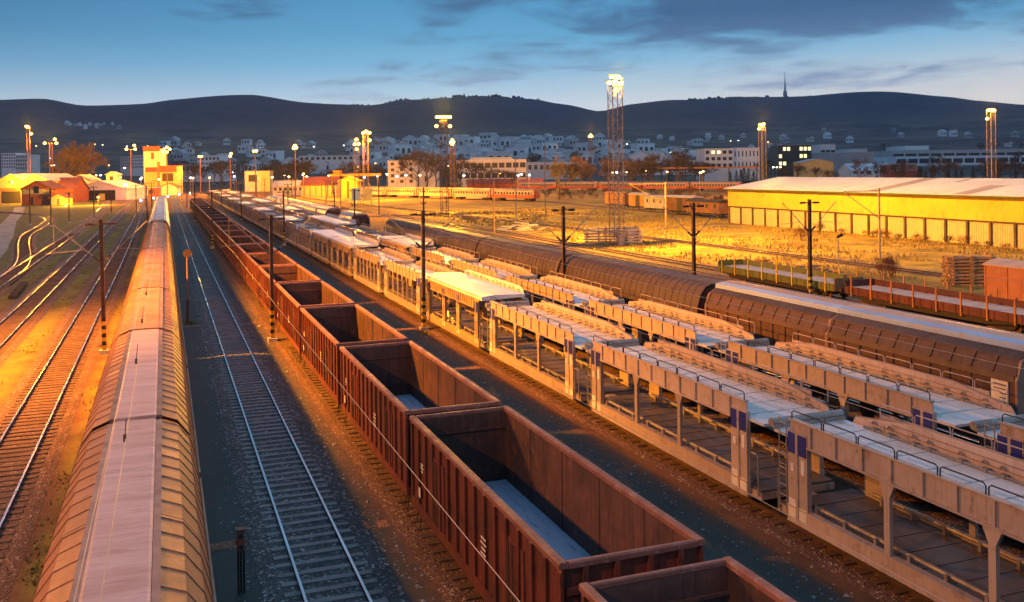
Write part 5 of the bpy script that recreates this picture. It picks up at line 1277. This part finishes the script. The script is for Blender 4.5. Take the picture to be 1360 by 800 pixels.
for i in range(14): house(hr_.uniform(1060, 1400), hr_.uniform(1500, 2400), hr_.choice((0, 1, 3)), hr_.uniform(.7, 1.1), 'scattered house on the slope behind the factories', 'houses behind the factories')
# street lamps in the town and yard
def street_lamp_proto(m):
    t = thing('street_lamp', '', 'street lamp'); mb = MB(); mb.tube([(0, 0, 0), (0, 0, 8)], .12, 5); mb.build('mast', M['galv'], t); mb = MB(); mb.ball((0, -.6, 8.1), .55, 8, 5, .6); mb.build('lamp', m, t); return t
slp = [street_lamp_proto(M['lamp_w']), street_lamp_proto(M['lamp_o'])]; sseen = [0, 0]
for i in range(130):
    d = hr_.choice((420, 500, 600, 800, 1100, 1600)) * hr_.uniform(.9, 1.2); px = hr_.uniform(20, 1080); k = 1 if hr_.random() < .45 else 0
    if d < 600 and (px < 150 or px > 960): d = 700
    p = atd(px, 0, d); o = slp[k] if not sseen[k] else dup(slp[k]); sseen[k] = 1; o.location = (p.x, p.y, terrain(p.x, p.y)); s = .6 + d / 1100; o.scale = (s, s, 1 if d < 900 else 1.2)
    tag(o, ('white' if k == 0 else 'orange') + ' street lamp glowing in the distant town', 'street lamp', ('white' if k == 0 else 'orange') + ' street lamps in the town')
# signals
def signal(px, py, m, lab, d=None, h=None, dwarf=True):
    if d: p = atd(px, 0, d); z = CH + (PY - ROLL * (px - PX) - py) / F * d
    else: p = at(px, py + 1, Z=.3); z = .55
    t = thing('signal', lab, 'signal', (p.x, p.y, 0)); mb = MB(); mb.tube([(0, 0, 0), (0, 0, z)], .09, 6); mb.build('mast', M['iron'], t); mb = MB(); mb.box(-.3, .3, -.1, .2, z - .4, z + .5); mb.build('signal_head', M['blackp'], t)
    mb = MB(); mb.ball((0, -.25, z), .33 if dwarf else .7, 8, 5); mb.build('lamp', M[m], t)
signal(166.5, 246, 'lamp_r', 'bright red signal light right of the goods shed', 380, dwarf=False)
lamp_light(tuple(atd(166.5, 0, 378) + Vector((0, 0, 4.2))), 1.2 * K, (1, .05, .15))
for px, py, lab in ((204, 263, 'violet dwarf signal just left of the pale wagons'), (223, 261, 'violet dwarf signal right of the pale wagons'), (238, 258, 'bright violet dwarf signal on the free track'), (252.5, 256.5, 'violet dwarf signal at the far end of the gondolas'), (187, 266, 'violet dwarf signal between the left tracks')):
    signal(px, py, 'lamp_v', lab)

for px, py, d, pw, lab in ((87, 274, 322, 16, 'low lamp glowing at the right foot of the yellow hut'), (403, 231, 385, 30, 'yellow lamp on a short mast before the ochre shed'), (130, 262, 330, 24, 'yard lamp before the open goods shed')):
    p, h = mast_at(px, py, d); t = thing('yard_lamp', lab, 'lamp', (p.x, p.y, 0)); mb = MB(); mb.tube([(0, 0, 0), (0, 0, h - .2)], .09, 6); mb.build('mast', M['iron'], t)
    mb = MB(); mb.ball((0, -.2, h), .4, 10, 6, .8); mb.build('lamp', M['lamp_s'], t); lamp_light((p.x, p.y - .8, max(2.2, h + .3)), pw * K, AMBER)
# television tower on the ridge
p = atd(1044, 0, 4200); z0 = terrain(p.x, p.y); t = thing('television_tower', 'slender television tower on the wooded ridge', 'tower', (p.x, p.y, z0 - 5)); k = 4200 / F
mb = MB(); mb.tube([(0, 0, 0), (0, 0, 18 * k)], 2.6 * k, 10, 1.7 * k); mb.build('shaft', M['tower_m'], t); mb = MB(); mb.tube([(0, 0, 12 * k), (0, 0, 13 * k), (0, 0, 17 * k), (0, 0, 18 * k)], 2.7 * k, 10); mb.build('gallery', M['tower_m'], t)
mb = MB(); mb.tube([(0, 0, 18 * k), (0, 0, 30 * k)], 1.3 * k, 8, .8 * k); mb.tube([(0, 0, 30 * k), (0, 0, 44 * k)], .6 * k, 6, .2 * k); mb.build('antenna', M['tower_m'], t)

# ------------------------------------------------------------------ trees and brush
def bare_tree(seed, h, m, spread=.55, levels=4, twigs=9, bush=False):
    r = random.Random(seed); tr = MB(); cr = MB()
    def grow(p, d, l, rad, lev):
        q = p + d * l; mb = tr if lev == 0 else cr
        mb.tube([p, p.lerp(q, .5) + Vector((r.gauss(0, .03) * l, r.gauss(0, .03) * l, 0)), q], rad, 5 if lev < 2 else 3, rad * .65, cap=False)
        if lev >= levels:
            for _ in range(twigs):
                e = (d + Vector((r.gauss(0, .5), r.gauss(0, .5), r.gauss(.15, .4)))).normalized(); a = q - d * l * r.random() * .7; tl = l * r.uniform(.6, 1.2); sd = e.cross(Vector((r.gauss(0, 1), r.gauss(0, 1), r.gauss(0, 1)))).normalized() * rad * 1.5
                cr.add([a - sd, a + sd, a + e * tl], [(0, 1, 2)])
            return
        for k in range(r.choice((3, 4)) if lev else r.choice((5, 6))):
            e = (d * (1.0 if lev else .9) + Vector((r.gauss(0, spread), r.gauss(0, spread), r.gauss(.1, spread * .5)))).normalized()
            grow(p.lerp(q, r.uniform(.55, 1.0) if lev else r.uniform(.5, 1.0)), e, l * r.uniform(.55, .78), rad * .55, lev + 1)
    t = thing('bush' if bush else 'bare_tree', '', 'bush' if bush else 'tree')
    if bush:
        for k in range(11): grow(Vector((r.gauss(0, h * .12), r.gauss(0, h * .12), 0)), Vector((r.gauss(0, .45), r.gauss(0, .45), 1)).normalized(), h * .36, .025 * h / 2, 2)
        cr.build('branches', M[m], t)
    else:
        grow(Vector((0, 0, 0)), Vector((0, 0, 1)), h * .32, h * .018, 0); tr.build('trunk', M['twig'], t); cr.build('crown', M[m], t)
    return t
T1 = [bare_tree(i, 14, 'twig') for i in range(4)]; TY = bare_tree(9, 12, 'twig_lit'); BR = [bare_tree(20 + i, 3, 'twig_r', .5, 4, 4, True) for i in range(2)]; BY = bare_tree(31, 3, 'twig', .5, 4, 4, True)
tseen = {}
def plant(src, p, s, label, group=None, cat=None):
    if src in T1 or src is TY: s *= 1.55
    o = dup(src) if src.name in tseen else src; tseen[src.name] = 1
    o.location = (p.x, p.y, terrain(p.x, p.y)); o.rotation_euler = (0, 0, hr_.uniform(0, 6.28)); o.scale = (s, s, s * hr_.uniform(.9, 1.1)); tag(o, label, cat, group)
plant(TY, atd(742, 0, 320), .98, 'yellow lit bare tree left of the tall lattice mast')
for px, d, s in ((88, 470, 1.5), (105, 480, 1.7), (118, 470, 1.4), (98, 520, 1.6)): plant(T1[px % 4], atd(px, 0, d), s, 'broad brown bare tree behind the goods shed', 'bare trees behind the goods shed')
for px, d, s in ((555, 500, 1.3), (566, 490, 1.5), (578, 480, 1.2), (606, 470, 1.2), (545, 540, 1.3)): plant(T1[px % 4], atd(px, 0, d), s, 'bare tree before the white four storey house', 'bare trees before the four storey house')
for px, d, s in ((640, 490, .8), (660, 500, .8), (628, 500, .9), (680, 500, .7)): plant(T1[px % 4], atd(px, 0, d), s, 'low bare tree before the white office hall', 'bare trees before the office hall')
for i in range(34): plant(T1[i % 4], atd(hr_.uniform(752, 935), 0, hr_.uniform(480, 600)), hr_.uniform(.7, 1.15), 'brown bare tree in the thicket beyond the grey coaches', 'thicket beyond the grey coaches')
for i in range(20): plant(T1[i % 4], atd(hr_.uniform(1010, 1380), 0, hr_.uniform(420, 560)), hr_.uniform(.55, .85), 'dark bare tree in the strip behind the warehouse roof', 'strip behind the warehouse')
for i in range(36): plant(T1[i % 4], atd(hr_.uniform(235, 520), 0, hr_.uniform(560, 900)), hr_.uniform(.8, 1.2), 'dim bare tree among the far halls and houses', 'bare trees among the far halls')
for i in range(40): plant(T1[i % 4], atd(hr_.uniform(520, 1360), 0, hr_.uniform(680, 1500)), hr_.uniform(.8, 1.4), 'small dim bare tree at the foot of the hills', 'bare trees at the foot of the hills')
def conifer(seed):
    r = random.Random(seed); t = thing('evergreen_tree', '', 'tree'); mb = MB(); mb.tube([(0, 0, 0), (0, 0, 8)], .18, 6, .04); mb.build('trunk', M['twig'], t); mb = MB()
    for k in range(900):
        z = .8 + 8 * r.random() ** 1.2; rad = (9.2 - z) * .27 * math.sqrt(r.random()) * r.uniform(.8, 1.15); a = r.uniform(0, 6.28); c = Vector((rad * math.cos(a), rad * math.sin(a), z)); o = Vector((math.cos(a), math.sin(a), -.35)) * r.uniform(.3, .7); sd = Vector((-math.sin(a), math.cos(a), r.gauss(0, .3))) * .16
        mb.add([c - sd, c + sd, c + o], [(0, 1, 2)])
    mb.build('crown', M['ever'], t); return t
CF = [conifer(1), conifer(2)]
for px, d, s in ((984, 520, 1.05), (988, 530, 1.3), (994, 520, 1.1), (1001, 520, 1.0), (978, 540, .9), (970, 540, .8)): plant(CF[px % 2], atd(px, 0, d), s, 'dark evergreen before the pale office wing', 'evergreens before the office wing')
for i in range(16): plant(CF[i % 2], atd(hr_.uniform(1215, 1380), 0, hr_.uniform(450, 540)), hr_.uniform(.7, 1.2), 'dark evergreen in the belt behind the warehouse', 'evergreens behind the warehouse')
for px, d, s in ((593, 440, 1.35), (597, 450, 1.2), (611, 450, .9)): plant(CF[px % 2], atd(px, 0, d), s, 'dark evergreen between the two lattice masts', 'evergreens between the lattice masts')
plant(CF[0], atd(889, 0, 560), 1.5, 'single dark evergreen rising from the bare thicket')
g = at(1178, 370, Z=0); plant(BR[0], g, 1.0, 'large reddish bush beside the second field track', None, 'bush'); plant(BR[1], g + Vector((1.6, .9, 0)), .8, 'smaller reddish bush leaning on the large one')
g = at(1067, 320, Z=0); plant(BR[1], g, .9, 'rusty bush in the bright grass before the warehouse')
for i, px in enumerate((1090, 1130, 1150, 1163, 1175, 1186, 1200, 1225, 1240, 1260, 1290, 1300, 1320, 1345)):
    g = at(px, 0, X=99.2 - hr_.uniform(0, 2.5)); yy = 99; g = Vector((99.2 - hr_.uniform(0, 2.5), at(px, 318, X=99).y, 0)); plant(BR[i % 2] if i % 3 else BY, g, hr_.uniform(.35, .7), 'low scrubby bush along the warehouse foot', 'bushes along the warehouse foot')
for i in range(30): p = atd(hr_.uniform(715, 985), 0, hr_.uniform(330, 385)); plant(BR[i % 2] if i % 3 == 0 else BY, p, hr_.uniform(.8, 1.6), 'brush bush between the old wagons and the grey coaches', 'brush behind the old wagons')
for i in range(16): p = atd(hr_.uniform(885, 965), 0, hr_.uniform(210, 300)); plant(BR[i % 2], p, hr_.uniform(.9, 1.5), 'reddish bush behind the old wooden wagons', 'reddish brush by the old wagons')
# woods on the ridge
def ridge_wood():
    mb = MB(); r = random.Random(77)
    for i in range(5200):
        px = r.uniform(-250, 1600); d = r.uniform(4080, 4330); p = atd(px, 0, d); z = terrain(p.x, p.y); h = r.uniform(9, 17); w = r.uniform(5, 10)
        if noise.noise(Vector((px / 26, 1, 0))) > .1 + (0.5 if 110 < px < 215 else 0): h *= 1.4 + (1.0 if 95 < px < 200 else 0)
        a = r.uniform(0, 6.28)
        mb.add([(p.x + w * math.cos(a + k * 1.57), p.y + w * math.sin(a + k * 1.57), z - 3) for k in range(4)] + [(p.x + w * .7 * math.cos(a + .5 + k * 1.57), p.y + w * .7 * math.sin(a + .5 + k * 1.57), z + h * r.uniform(.75, 1)) for k in range(4)],
               [(0, 1, 5, 4), (1, 2, 6, 5), (2, 3, 7, 6), (3, 0, 4, 7), (4, 5, 6, 7)])
    tag(mb.build('forest', M['forest']), 'dark bare wood along the crest of the hills', 'forest', kind='stuff')
ridge_wood()

# ------------------------------------------------------------------ evening haze
HAZE = 7.0e-5
if HAZE:
    mb = MB(); mb.box(-5600, 5600, -1500, 5600, -1400, 620)
    hm = bpy.data.materials.new('thin evening haze'); hm.use_nodes = True; t = NT(hm.node_tree); t.n.clear(); pv = t.new('ShaderNodeVolumePrincipled'); pv.inputs['Density'].default_value = HAZE; pv.inputs['Color'].default_value = (.34, .58, 1, 1); pv.inputs['Anisotropy'].default_value = .2
    o_ = t.new('ShaderNodeOutputMaterial'); t.l.new(pv.outputs[0], o_.inputs['Volume']); hz = mb.build('haze', hm); tag(hz, 'thin blue evening haze', 'haze', kind='stuff'); hz.display_type = 'WIRE'
for o in bpy.data.objects:
    for k_ in ('_x', '_y', '_h', '_he', 'x'):
        if k_ in o.keys(): del o[k_]
